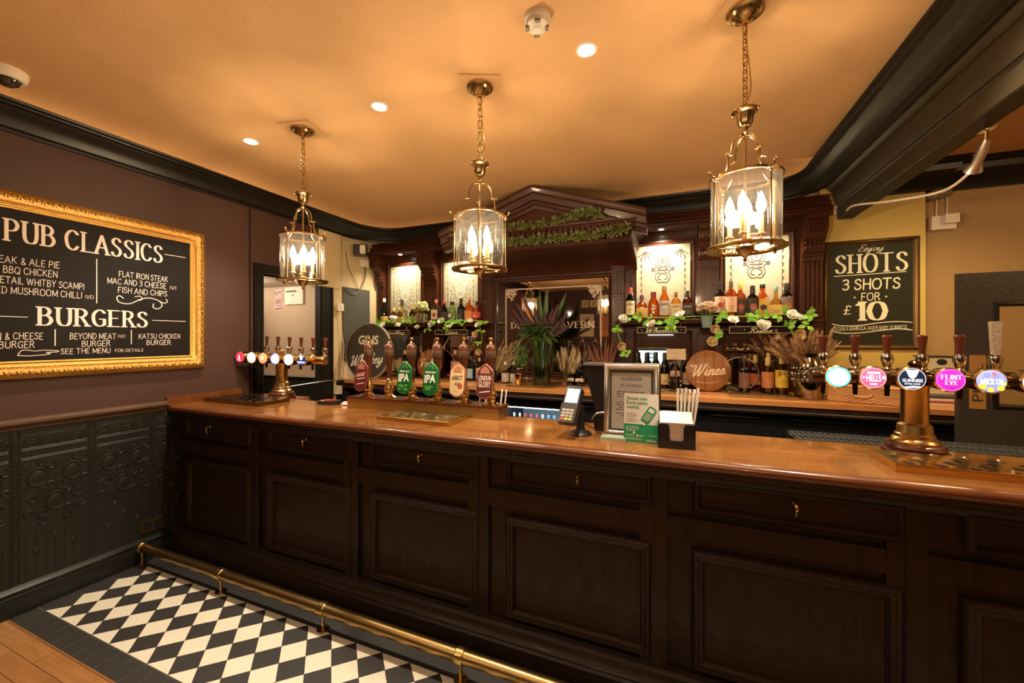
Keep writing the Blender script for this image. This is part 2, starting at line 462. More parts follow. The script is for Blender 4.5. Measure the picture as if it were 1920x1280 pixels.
def nib(mb, pts, place_, rx, ry, dots=True):
    """expand a 2D stroke with an elliptical nib; each dab of paint lies a hair above the one before"""
    def place(a, b): return place_(a, b, (LAYER[0] % 97) * 7e-6)
    for (x0, y0), (x1, y1) in zip(pts, pts[1:]):
        dx, dy = x1 - x0, y1 - y0
        l = math.hypot(dx, dy)
        if l < 1e-9: continue
        nx, ny = -dy / l, dx / l
        q = math.sqrt((rx * nx) ** 2 + (ry * ny) ** 2)
        sx, sy = rx * rx * nx / q, ry * ry * ny / q
        LAYER[0] += 1
        mb.add([place(x0 - sx, y0 - sy), place(x1 - sx, y1 - sy), place(x1 + sx, y1 + sy), place(x0 + sx, y0 + sy)], [(0, 1, 2, 3)])
    if dots:
        for x, y in pts:
            LAYER[0] += 1
            mb.add([place(x + rx * math.cos(PI * k / 4), y + ry * math.sin(PI * k / 4)) for k in range(8)], [tuple(range(8))])
def write(mb, text, size, at, ux=(1, 0, 0), uy=(0, 0, 1), style='hand', align='c', width=None, weight=1.0, slant=None, space=None, jitter=0, nrm=None):
    """write text; at = point on the baseline; ux, uy = direction of reading and of up. lettering lies on the surface"""
    table = SCRIPT if style == 'script' else CAPS
    sl = {'hand': .04, 'serif': 0, 'script': .28, 'sans': 0, 'bold': 0}[style] if slant is None else slant
    sp = {'hand': .17, 'serif': .25, 'script': -.02, 'sans': .17, 'bold': .26}[style] if space is None else space
    rx, ry = {'hand': (.052, .052), 'serif': (.098, .030), 'script': (.062, .030), 'sans': (.065, .065), 'bold': (.105, .10)}[style]
    rx, ry = rx * weight, ry * weight
    out, x = [], 0
    for ch in text:
        k = 1.0
        c = ch
        if style != 'script':
            if ch.islower(): c, k = ch.upper(), .78
        if c == ' ':
            x += .36
            continue
        st = strokes(table.get(c, ''))
        if not st:
            x += .36
            continue
        mx = max(p[0] for s_, _ in st for p in s_)
        jy = random.uniform(-jitter, jitter)
        for s_, sm in st:
            pts = [(x + p[0] * k + p[1] * k * sl, p[1] * k + jy) for p in s_]
            out.append((pts, 1))
            if style == 'serif':
                for (a, b) in ((0, 1), (-1, -2)):
                    p, q = s_[a], s_[b]
                    if (abs(p[1]) < .03 or abs(p[1] - 1) < .03) and abs(q[1] - p[1]) > abs(q[0] - p[0]) * .9 and not (sm and c in 'CGSJODQ0'):
                        sx_ = x + p[0] * k
                        w_ = .17 * k
                        out.append(([(sx_ - w_, p[1] * k + (.0 if p[1] < .5 else 0)), (sx_ + w_, p[1] * k)], 2))
        x += mx * k + sp * (1 if style == 'script' else k)
    total = x - sp
    sx = size if width is None else width / max(.01, total)
    U, V, A = Vector(ux), Vector(uy), Vector(at)
    off = {'c': -total / 2, 'l': 0, 'r': -total}[align]
    Nn = U.cross(V).normalized()
    def place(a, b, d): return tuple(A + U * ((a + off) * sx) + V * (b * size) + Nn * d)
    for pts, kd in out:
        if kd == 2: nib(mb, pts, place, ry * 1.0, ry * 1.1)
        else: nib(mb, pts, place, rx, ry)
def line(mb, p, q, w, nrm=(0, -1, 0)):
    p, q, n = Vector(p), Vector(q), Vector(nrm)
    s_ = (q - p).normalized().cross(n) * w / 2
    mb.quad(tuple(p - s_), tuple(q - s_), tuple(q + s_), tuple(p + s_))
def curve2(mb, pts, w, at, ux=(1, 0, 0), uy=(0, 0, 1), k=6, closed=False, w2=None):
    """a drawn line on a surface: 2D points in metres"""
    q = [tuple(p) for p in spl(pts, k, closed)]
    if closed: q.append(q[0])
    U, V, A = Vector(ux), Vector(uy), Vector(at)
    Nn = U.cross(V).normalized()
    nib(mb, q, lambda a, b, d: tuple(A + U * a + V * b + Nn * d), w / 2, (w2 or w) / 2)

_TXT = {}
def printed(mb, text, size, at, ux=(1, 0, 0), uy=(0, 0, 1), align='l', width=None, bold=0.0, lift=0.0):
    """upright sans letters; at = left (or centre, right) end of the baseline"""
    key = (text, bold)
    if key not in _TXT:
        cu_ = bpy.data.curves.new('lettering_outline', 'FONT')
        cu_.body = text
        cu_.size = 1.0
        cu_.offset = bold
        cu_.resolution_u = 3
        ob = bpy.data.objects.new('lettering_outline', cu_)
        COL.objects.link(ob)
        dg = bpy.context.evaluated_depsgraph_get()
        me = ob.evaluated_get(dg).to_mesh()
        _TXT[key] = ([tuple(v.co) for v in me.vertices], [tuple(q.vertices) for q in me.polygons])
        ob.evaluated_get(dg).to_mesh_clear()
        bpy.data.objects.remove(ob)
        bpy.data.curves.remove(cu_)
    vs, fs = _TXT[key]
    if not vs: return
    x0_, x1_ = min(v[0] for v in vs), max(v[0] for v in vs)
    U, V, A = Vector(ux), Vector(uy), Vector(at)
    Nn = U.cross(V).normalized()
    k = size / .72
    kx = k if width is None else width / (x1_ - x0_)
    off = {'l': -x0_, 'c': -(x0_ + x1_) / 2, 'r': -x1_}[align]
    mb.add([tuple(A + U * ((v[0] + off) * kx) + V * (v[1] * k) + Nn * lift) for v in vs], fs)

# ================================================================== THE ROOM
def WB(loc=(0, 0, 0)):
    """mesh builder that takes world coordinates for a part of a thing standing at loc"""
    m = MB()
    m.X = T(-loc[0], -loc[1], -loc[2])
    return m
XW = -3.55
# floor boards
def floor_mat():
    m = mat('orange_wood_blocks', (.3, .12, .04), .35, coat=.3)
    N, L = nt(m)
    b = N['Principled BSDF']
    tc = N.new('ShaderNodeTexCoord')
    br = N.new('ShaderNodeTexBrick')
    br.inputs['Scale'].default_value = 1
    br.inputs['Brick Width'].default_value = .42
    br.inputs['Row Height'].default_value = .085
    br.inputs['Mortar Size'].default_value = .0012
    br.inputs['Color1'].default_value = (.34, .13, .035, 1)
    br.inputs['Color2'].default_value = (.55, .25, .075, 1)
    br.inputs['Mortar'].default_value = (.03, .012, .005, 1)
    L.new(tc.outputs['Object'], br.inputs['Vector'])
    mp = N.new('ShaderNodeMapping')
    mp.inputs['Scale'].default_value = (4, 60, 4)
    L.new(tc.outputs['Object'], mp.inputs['Vector'])
    nz = N.new('ShaderNodeTexNoise')
    nz.inputs['Scale'].default_value = 1.2
    nz.inputs['Detail'].default_value = 6
    L.new(mp.outputs['Vector'], nz.inputs['Vector'])
    mx = N.new('ShaderNodeMix')
    mx.data_type = 'RGBA'
    mx.blend_type = 'MULTIPLY'
    mx.inputs[0].default_value = .55
    L.new(br.outputs['Color'], mx.inputs[6])
    L.new(nz.outputs['Fac'], mx.inputs[7])
    L.new(mx.outputs[2], b.inputs['Base Color'])
    return m
fm = MB()
fm.box(-6.2, -3.2, -.1, 4.0, 1.03, 0)
struct(fm.build('floor', floor_mat(), smooth=0))
fm = MB()
fm.box(-6.2, 1.03, -.1, 4.0, 5.2, -.001)
PX, PY, x0, y0 = .1716, .165, -3.44, 1.145
fm.cur = 1
def clip_poly(poly, y_min, x_min, y_max):
    def cl(P, inside, inter):
        o = []
        for i in range(len(P)):
            a, b = P[i - 1], P[i]
            if inside(b):
                if not inside(a): o.append(inter(a, b))
                o.append(b)
            elif inside(a): o.append(inter(a, b))
        return o
    def cut(ax, v): return lambda a, b: tuple(a[k] + (b[k] - a[k]) * (v - a[ax]) / (b[ax] - a[ax]) for k in (0, 1))
    P = cl(poly, lambda p: p[1] >= y_min - 1e-9, cut(1, y_min))
    P = cl(P, lambda p: p[0] >= x_min - 1e-9, cut(0, x_min)) if P else P
    return cl(P, lambda p: p[1] <= y_max + 1e-9, cut(1, y_max)) if P else P
e = .0012
for i in range(0, 34):
    for j in range(0, 6):
        cx, cy = x0 + PX * (i + .5), y0 + PY * j
        p = clip_poly([(cx - PX / 2 + e, cy), (cx, cy - PY / 2 + e), (cx + PX / 2 - e, cy), (cx, cy + PY / 2 - e)], y0 + e, x0, y0 + 3 * PY - e)
        if len(p) > 2: fm.add([(a, b, 0.0) for a, b in p], [tuple(range(len(p)))])
fm.cur = 2
for k in range(60):     # grout of the plain border tiles
    x = -3.55 + .103 * k
    fm.box(x - .001, 1.03, -.0009, x + .001, 1.143, -.0004)
for k in range(6):
    y = y0 + PY * k
    fm.box(-3.55, y - .001, -.0009, x0, y + .001, -.0004)
fm.box(-3.55, 1.141, -.0009, 2.3, 1.143, -.0004)
struct(fm.build('floor_tiles', ['tile_dark', mat('cream_floor_tile', (.74, .66, .50), .45, var=.05, scale=20), mat('grey_grout', (.10, .085, .07), .8)], smooth=0))

c = MB()
c.box(-6.2, -3.2, 3.0, 4.0, 5.2, 3.1)
struct(c.build('ceiling', 'ceiling', smooth=0))
# room walls
w = MB()
w.box(XW - .12, -3.2, 0, XW, 2.56, 3.0)
w.box(XW - .12, 2.56, 2.215, XW, 3.20, 3.0)
struct(w.build('wall_left', 'maroon', smooth=0))
w = MB()
w.box(XW - .17, 3.38, 0, -3.6, 4.5, 3.0)
w.box(XW - .12, 3.20, 2.175, XW + .012, 3.50, 3.0)
w.box(XW - .12, 3.378, 0, XW + .004, 3.47, 2.175)
struct(w.build('wall_left', 'pale', smooth=0))
w = MB()
w.box(XW - .17, 4.30, 0, 1.2, 4.5, 3.0)
struct(w.build('wall_back', 'pale', smooth=0))
w = MB()
w.box(1.2, 4.25, 0, 1.905, 4.5, 3.0)
struct(w.build('wall_back', 'yellow', smooth=0))
w = MB()
w.box(1.905, 4.32, 0, 4.0, 4.5, 3.0)
struct(w.build('wall_back', 'tan', smooth=0))
w = MB()
w.box(3.9, -3.2, 0, 4.0, 4.4, 3.0)
struct(w.build('wall_right', 'tan', smooth=0))
w = MB()
w.box(-6.2, -3.3, 0, 4.0, -3.0, 3.0)
struct(w.build('wall_front', 'maroon', smooth=0))
# seam strip in the wallpaper, dado rail, embossed dado, baseboard on the left wall
w = MB()
w.box(XW, 2.44, 1.10, XW + .006, 2.452, 2.82)
struct(w.build('trim_1', 'black_trim', smooth=0))
prof = [(0, 1.075), (.012, 1.075), (.016, 1.090), (.030, 1.098), (.040, 1.112), (.040, 1.126), (.028, 1.136), (.010, 1.140), (0, 1.140)]
w = MB()
w.sweep(prof, [(XW, 1.80), (XW, -3.0)])
struct(w.build('trim_2', 'rail_wood'))
w = MB()
w.sweep([(0, 0), (.026, 0), (.026, .105), (.020, .118), (.026, .128), (.026, .142), (.016, .155), (.010, .168), (0, .17)], [(XW, 1.84), (XW, -3.0)])
struct(w.build('baseboard_left', mat('black_green_gloss', (.010, .011, .009), .3, spec=.35)))
d = MB()
d.box(XW, -3.0, .16, XW + .004, 1.9, 1.09)
def rl(pts, r, n=5): d.tube([(XW + .004, y, z) for y, z in pts], r, n, cap=False)
def ring(cy, cz, ry, rz, r, k=14): d.tube([(XW + .004, cy + ry * math.cos(2 * PI * i / k), cz + rz * math.sin(2 * PI * i / k)) for i in range(k)], r, 5, closed=True)
def scroll(cy, cz, a, r0, r1, turn, k=12, r=.005):
    rl([(cy + (r0 + (r1 - r0) * t / k) * math.cos(a + turn * t / k), cz + (r0 + (r1 - r0) * t / k) * math.sin(a + turn * t / k)) for t in range(k + 1)], r)
PW = .331
for q in range(-1, 5):
    ya = 1.39 + PW * (1 - q)      # right-hand post of this panel
    yb = ya - PW
    if yb < -.3: continue
    # ribbed post
    for yy in (ya - .016, ya + .016): rl([(yy, .17), (yy, 1.075)], .004)
    for k in range(36): d.box(XW + .004, ya - .010, .19 + .024 * k, XW + .0075, ya + .010, .205 + .024 * k)
    for zz in (1.04, 1.03, .955, .945, .90, .89): rl([(yb + .025, zz), (ya - .025, zz)], .0035)
    for k in range(4):                           # interlaced arches
        cy = yb + .066 + k * .066
        for rr in (.046, .032, .018):
            rl([(cy + rr * math.cos(PI * t / 8), .962 + rr * 1.3 * math.sin(PI * t / 8)) for t in range(9)], .0042)
    for k in range(26): d.box(XW + .004, yb + .03 + k * .0108, .905, XW + .006, yb + .036 + k * .0108, .94)
    mid = (ya + yb) / 2
    for cy, cz in ((mid - .075, .775), (mid + .075, .775), (mid, .61)):
        ring(cy, cz, .043, .052, .0055)
        d.ball((XW + .002, cy, cz), .034, 10, 6, sx=.16, sz=1.2)
        for sg in (-1, 1):
            scroll(cy + sg * .050, cz + .058, PI / 2 - sg * .4, .030, .006, -sg * 5.2)
            scroll(cy + sg * .052, cz - .060, -PI / 2 + sg * .4, .030, .006, sg * 5.2)
            scroll(cy + sg * .018, cz + .085, PI / 2 + sg, .022, .005, sg * 4.6, r=.004)
    for sg in (-1, 1):
        scroll(mid + sg * .10, .64, PI, .036, .008, sg * 6, r=.0055)
        scroll(mid + sg * .115, .56, 0, .030, .006, -sg * 5.4, r=.005)
        scroll(mid + sg * .06, .50, PI / 2, .032, .006, sg * 5.4, r=.0055)
    for k in range(7):                           # lower reeds with leaf drops
        yy = yb + .045 + k * .04
        rl([(yy, .18), (yy, .43 + .03 * math.sin(k * 1.7))], .0028)
        if k % 2: d.ball((XW + .004, yy, .30 + .03 * (k % 4)), .014, 8, 5, sx=.35, sz=1.7)
struct(d.build('trim_3', 'dado', smooth=50))

# cornice round the room: beam side -> back -> left wall
def arc(cx, cy, r, a0, a1, k=12): return [(cx + r * math.cos(R(a0 + (a1 - a0) * i / k)), cy + r * math.sin(R(a0 + (a1 - a0) * i / k))) for i in range(k + 1)]
RP = [(1.13, -2.9)] + arc(.73, 3.70, .40, 0, 90) + arc(-2.98, 3.53, .57, 90, 180) + [(XW, -2.9)]
cp = [(0, 2.795), (.02, 2.795), (.022, 2.81), (.045, 2.815), (.05, 2.825), (.06, 2.85), (.082, 2.878), (.115, 2.898), (.120, 2.905), (.145, 2.91), (.15, 2.918), (.172, 2.922), (.176, 2.932), (.165, 2.938), (.165, 2.945), (0, 2.945)]
w = MB()
w.sweep(cp, RP)
struct(w.build('trim_4', 'black_trim', smooth=40))
w = MB()
cove = [(.10, 2.94)] + [(.165 + .20 * (1 - math.cos(R(a))), 2.94 + .0605 * math.sin(R(a))) for a in range(0, 91, 10)] + [(.10, 3.001)]
w.sweep(cove, RP[1:])
struct(w.build('trim_5', 'ceiling', smooth=60))
# dropped beam on the right
w = MB()
bx = [(1.0, 2.998), (1.13, 2.80), (1.15, 2.78), (1.155, 2.765), (1.165, 2.765), (1.185, 2.665), (1.19, 2.655), (1.20, 2.655), (1.206, 2.640), (1.198, 2.632), (1.20, 2.548), (1.205, 2.542), (1.300, 2.542), (1.306, 2.55), (1.31, 2.80), (1.45, 2.90), (1.47, 2.998)]
w.prism(bx, -2.9, 3.86, 'XZ')
struct(w.build('trim_6', 'beam', smooth=25))
w = MB()
w.sweep([(0, 2.80), (.03, 2.80), (.04, 2.83), (.10, 2.90), (.14, 2.92), (.15, 2.96), (.2, 3.0), (0, 3.0)], [(3.9, 4.32), (1.905, 4.32), (1.905, 4.25), (1.32, 4.25)])
struct(w.build('trim_7', 'black_trim', smooth=35))

# doorway in the left wall with its black architrave, and the side room behind it
w = MB()
av = [(0, .0), (0, .03), (.010, .036), (.022, .036), (.028, .028), (.055, .028), (.062, .034), (.075, .034), (.08, 0)]
def jamb(mb, y0_, y1_, ztop, side):
    mb.box(XW - (.13 if side else .05), min(y0_, y1_), 0, XW + .028, max(y0_, y1_), ztop)
    mb.box(XW, min(y0_, y1_) + .012, 0, XW + .038, min(y0_, y1_) + .026, ztop)
    mb.box(XW, max(y0_, y1_) - .026, 0, XW + .038, max(y0_, y1_) - .012, ztop)
jamb(w, 2.475, 2.56, 2.30, 1)
w.box(XW - .13, 2.56, 2.215, XW + .028, 3.20, 2.30)
w.box(XW, 2.56, 2.225, XW + .038, 3.20, 2.24)
jamb(w, 3.20, 3.378, 2.175, 0)
struct(w.build('door_1', 'black_trim', smooth=0))
w = MB()
w.box(-6.2, 3.70, 0, -3.72, 3.82, 3.0)
struct(w.build('wall_side', 'side_wall', smooth=0))
w = MB()
w.box(-6.2, 2.35, 2.285, -3.68, 3.7, 2.36)
w.box(-6.2, 2.30, 0, -3.68, 2.40, 2.36)
w.box(-6.2, 2.35, 0, -6.1, 3.75, 2.36)
struct(w.build('wall_side', mat('side_room_cream', (.46, .34, .25), .7), smooth=0))
w = MB()
w.box(-6.1, 3.69, .1, -3.67, 3.70, 1.12)
for k in range(18):
    cx = -5.9 + k * .125
    for rr in (.045, .028):
        w.tube([(cx + rr * math.cos(2 * PI * i / 12), 3.69, .96 + rr * math.sin(2 * PI * i / 12)) for i in range(12)], .005, 5, closed=True)
for zz in (1.03, .89): w.tube([(-6.1, 3.69, zz), (-3.7, 3.69, zz)], .006, 5)
struct(w.build('trim_8', 'dado', smooth=40))
w = MB()
w.box(-6.1, 3.66, 1.12, -3.70, 3.70, 1.16)
struct(w.build('trim_9', mat('pale_painted_rail', (.50, .40, .30), .5), smooth=0))
w = MB()
w.box(XW - .02, 3.44, 0, -3.545, 4.0, 1.12)
w.box(XW - .02, 3.44, 1.10, -3.53, 3.62, 1.125)
struct(w.build('trim_10', 'dado', smooth=0))

# ================================================================== THE BAR COUNTER
BL = (-.675, 2.1, 0)
bar = thing('bar_counter', 'long dark oak bar counter front with panels and key drawers', 'bar counter', BL)
w = WB(BL)
w.box(XW + .006, 1.90, .10, 2.2, 2.36, 1.05)
for xs in (-2.69 + .87 * k for k in range(0, 6)):           # stiles with a bead line each side of the joint
    w.box(xs - .058, 1.878, .14, xs + .058, 1.90, 1.05)
    w.box(xs - .004, 1.874, .14, xs + .004, 1.879, 1.05)
w.box(XW + .006, 1.880, .74, 2.2, 1.90, .83)
w.box(XW + .006, 1.880, 1.022, 2.2, 1.90, 1.05)
w.box(XW + .006, 1.880, .12, 2.2, 1.90, .165)
w.build('carcass', 'dark_wood', bar, smooth=0)
w = WB(BL)
w.sweep([(0, 0), (.055, 0), (.055, .075), (.045, .085), (.050, .095), (.040, .108), (.022, .116), (.018, .135), (.006, .145), (0, .148)], [(2.2, 1.882), (XW + .03, 1.882)])
w.build('plinth', 'dark_wood_x', bar)
w = WB(BL)
w.sweep([(0, .985), (.012, 1.0), (.016, 1.02), (.036, 1.03), (.04, 1.0495), (0, 1.0495)], [(2.2, 1.88), (XW + .03, 1.88)])
w.build('cornice_moulding', 'dark_wood_x', bar)
fp = [(-.004, -.012), (0, .006), (.008, .016), (.018, .018), (.024, .012), (.036, .016), (.044, .010), (.05, -.002)]
fd = [(-.004, -.008), (0, .004), (.006, .014), (.014, .016), (.024, .010), (.030, -.002)]
for k in range(6):
    xa = [-3.43, -2.547, -1.67, -.795, .075, .942][k]
    xb = [-2.711, -1.809, -.947, -.085, .785, 1.66][k]
    cx, wd = (xa + xb) / 2, xb - xa
    w = WB(BL)
    w.box(xa + .03, 1.886, .20, xb - .03, 1.902, .68)
    w.frame(wd - .10, .522 - .10, fp, T(cx, 1.882, .441))
    w.build('panel', 'dark_wood', bar, smooth=40)
    w = WB(BL)
    w.box(xa + .01, 1.884, .87, xb - .01, 1.902, 1.0)
    w.frame(wd - .06, .148 - .06, fd, T(cx + .005, 1.880, .934))
    dr = w.build('drawer', 'dark_wood_x', bar, smooth=40)
    if k < 5:
        hx = [-3.16, -2.197, -1.313, -.419, .449][k]
        w = WB(BL)
        w.ball((hx, 1.878, .958), .010, 10, 6, sy=.5)
        w.tube(spl([(hx, 1.876, .962), (hx, 1.860, .955), (hx + .001, 1.855, .938), (hx + .001, 1.862, .922), (hx, 1.858, .912)], 4), [.007] * 9 + [.0055, .005, .0045, .004, .0035, .003, .0025, .002], 8)
        w.build('hook', 'brass_old', dr)
tp_loc = (-.675, 2.1, 1.05)
top = thing('bar_worktop', 'varnished reddish wood bar top with rounded front edge and upstand at the wall', 'bar top', tp_loc)
w = WB(tp_loc)
w.box(XW, 1.845, 1.055, 2.2, 2.40, 1.10)
w.build('top_board', 'bar_top', top, smooth=0)
w = WB(tp_loc)
w.sweep([(0, 1.052), (.012, 1.053), (.026, 1.060), (.034, 1.074), (.032, 1.088), (.022, 1.097), (.008, 1.1005), (0, 1.1005)], [(2.2, 1.846), (XW, 1.846)])
w.build('nosing', 'bar_nose', top, smooth=60)
w = WB(tp_loc)
w.box(XW, 1.80, 1.10, XW + .022, 2.36, 1.165)
w.build('upstand', 'bar_nose', top, smooth=0)

# foot rail
M['brass_rail'] = mat('dull_brass_rail', (.42, .27, .10), .3, 1, bump=.05, scale=40, var=.25)
fr = thing('foot_rail', 'long brass foot rail on short posts along the foot of the bar', 'foot rail', (-.675, 1.645, 0))
F0 = (-.675, 1.645, 0)
w = WB(F0)
w.cyl((-3.53, 1.645, .115), .030, 5.7, 20, 'X')
w.build('tube', 'brass_rail', fr)
for px in (-3.52, -2.655, -1.79, -.925, -.06, .8, 1.66):
    w = WB(F0)
    w.cyl((px, 1.645, 0), .034, .008, 18)
    w.lathe([(.009, .008), (.009, .085)], 12, (px, 1.645, 0))
    w.lathe([(.034, -.022), (.037, -.018), (.037, .018), (.034, .022)], 20, (px, 1.645, .115), True, 'X')
    w.build('post', 'brass_old', fr)

# ================================================================== LEFT WALL: framed menu board
mn = thing('menu_board', 'gold framed chalkboard headed PUB CLASSICS and BURGERS on the left wall', 'menu board', (XW, 1.40, 1.916), R(90))
m = MB()
m.box(-.58, -.018, -.46, .58, -.006, .46)
m.build('board', 'chalk', mn, smooth=0)
m = MB()
fw, fh = 1.115, .885
m.frame(fw, fh, [(-.004, .016), (0, .024), (.006, .026), (.012, .020), (.020, .022), (.030, .034), (.040, .040), (.052, .040), (.058, .046), (.078, .050), (.088, .044), (.094, .034), (.100, .030), (.104, .012), (.104, 0)])
def orn(n, horiz, sgn):
    L_ = (fw if horiz else fh) + .13
    for k in range(n):
        t = -L_ / 2 + L_ * (k + .5) / n
        b = (fh if horiz else fw) / 2 + .069
        x, z = (t, sgn * b) if horiz else (sgn * b, t)
        m.ball((x, -.049, z), .012, 8, 6, sx=1.25 if horiz else .8, sy=.75, sz=.8 if horiz else 1.25)
        m.ball((x + (L_ / n / 2 if horiz else 0), -.049, z + (0 if horiz else L_ / n / 2)), .006, 6, 4)
        for q in (-1, 1):
            m.tube([(x + (q * .016 if horiz else -.017), -.047, z + (-.017 if horiz else q * .016)), (x + (q * .021 if horiz else 0), -.052, z + (0 if horiz else q * .021)), (x + (q * .013 if horiz else .017), -.047, z + (.017 if horiz else q * .013))], .0035, 5, cap=False)
for sg in (-1, 1):
    orn(26, True, sg)
    orn(21, False, sg)
    for hz in (True, False):                      # twisted inner cord
        L_ = fw if hz else fh
        for k in range(int(L_ / .0125)):
            t = -L_ / 2 + .0125 * (k + .5)
            b = (fh if hz else fw) / 2 + .033
            m.ball((t if hz else sg * b, -.036, sg * b if hz else t), .0055, 6, 4)
m.build('frame', 'gold', mn, smooth=50)
m = MB()
YO, ZO = 1.40, 1.916
def mt(text, yc, zb, size, style='hand', **k): write(m, text, size, (yc - YO, -.0185, zb - ZO), style=style, **k)
mt('PUB CLASSICS', 1.392, 2.172, .122, 'serif', width=.75)
mt('BURGERS', 1.41, 1.690, .108, 'serif', width=.53)
def mr(text, yr, zb, size, w, **k): write(m, text, size, (yr - YO, -.0185, zb - ZO), style='hand', align='r', width=w, jitter=.04, **k)
mr('STEAK & ALE PIE', 1.235, 2.043, .038, .285)
mr('BBQ CHICKEN', 1.225, 1.985, .038, .215)
mr('WHOLETAIL WHITBY SCAMPI', 1.345, 1.925, .038, .44)
mr('SPICED MUSHROOM CHILLI', 1.335, 1.868, .038, .42)
mr('(VE)', 1.392, 1.868, .022, .04)
mr('FLAT IRON STEAK', 1.805, 2.035, .038, .285)
mr('MAC AND 3 CHEESE', 1.795, 1.982, .038, .335)
mr('(V)', 1.86, 1.982, .024, .04)
mr('FISH AND CHIPS', 1.80, 1.925, .038, .285)
mr('BACON & CHEESE', 1.165, 1.604, .038, .27)
mr('BURGER', 1.13, 1.555, .038, .135)
mr('BEYOND MEAT', 1.505, 1.606, .036, .225)
mr('(VE)', 1.555, 1.615, .018, .04)
mr('BURGER', 1.475, 1.558, .036, .14)
mr('KATSU CHICKEN', 1.885, 1.608, .034, .255)
mr('BURGER', 1.825, 1.562, .034, .15)
mr('SEE THE MENU', 1.475, 1.512, .032, .235)
mr('FOR DETAILS', 1.655, 1.516, .020, .155)
for a, b in (((.86, 2.245), (.99, 2.245)), ((1.785, 2.240), (1.925, 2.240)), ((.86, 1.735), (1.105, 1.735)), ((1.71, 1.742), (1.925, 1.742))):
    line(m, (a[0] - YO, -.0185, a[1] - ZO), (b[0] - YO, -.0185, b[1] - ZO), .004)
for yv, za, zb in ((1.408, 1.842, 2.135), (1.217, 1.564, 1.665), (1.589, 1.569, 1.668)):
    line(m, (yv - YO, -.0185, za - ZO), (yv - YO, -.0185, zb - ZO), .005)
curve2(m, [(-.115, .02), (-.135, .035), (-.15, .02), (-.135, -.01), (-.08, -.015), (-.02, .02), (.03, .035), (.09, .02), (.11, -.015), (.085, -.04), (.055, -.03), (.06, -.005)], .006, (1.66 - YO, -.0185, 1.868 - ZO))
curve2(m, [(-.05, .03), (-.02, .035), (-.01, .015), (-.03, .005)], .005, (1.66 - YO, -.0185, 1.875 - ZO))
curve2(m, [(.09, .02), (.125, .005), (.145, .02), (.135, .035)], .005, (1.66 - YO, -.0185, 1.868 - ZO))
curve2(m, [(-.10, -.012), (-.085, .016), (-.06, .018), (-.03, .012), (.0, .016), (.06, .012), (.062, .004), (.015, .002), (.03, -.004), (.02, -.010), (-.03, -.014), (-.06, -.016), (-.10, -.012)], .004, (1.165 - YO, -.0185, 1.522 - ZO), k=4)
m.build('lettering', 'chalk_white', mn, smooth=0)

# brass double socket low on the left wall
so = thing('wall_socket', 'double wall socket in brass just above the skirting by the bar', 'socket', (XW + .004, 1.715, .245), R(90))
m = MB()
m.box(-.073, -.012, -.043, .073, 0, .043)
m.build('plate', 'brass_old', so, smooth=0)
for sx in (-.034, .034):
    m = MB()
    m.box(sx - .026, -.016, -.030, sx + .026, -.012, .034)
    m.box(sx - .006, -.022, .022, sx + .006, -.016, .032)
    m.build('insert', 'black', so, smooth=0)

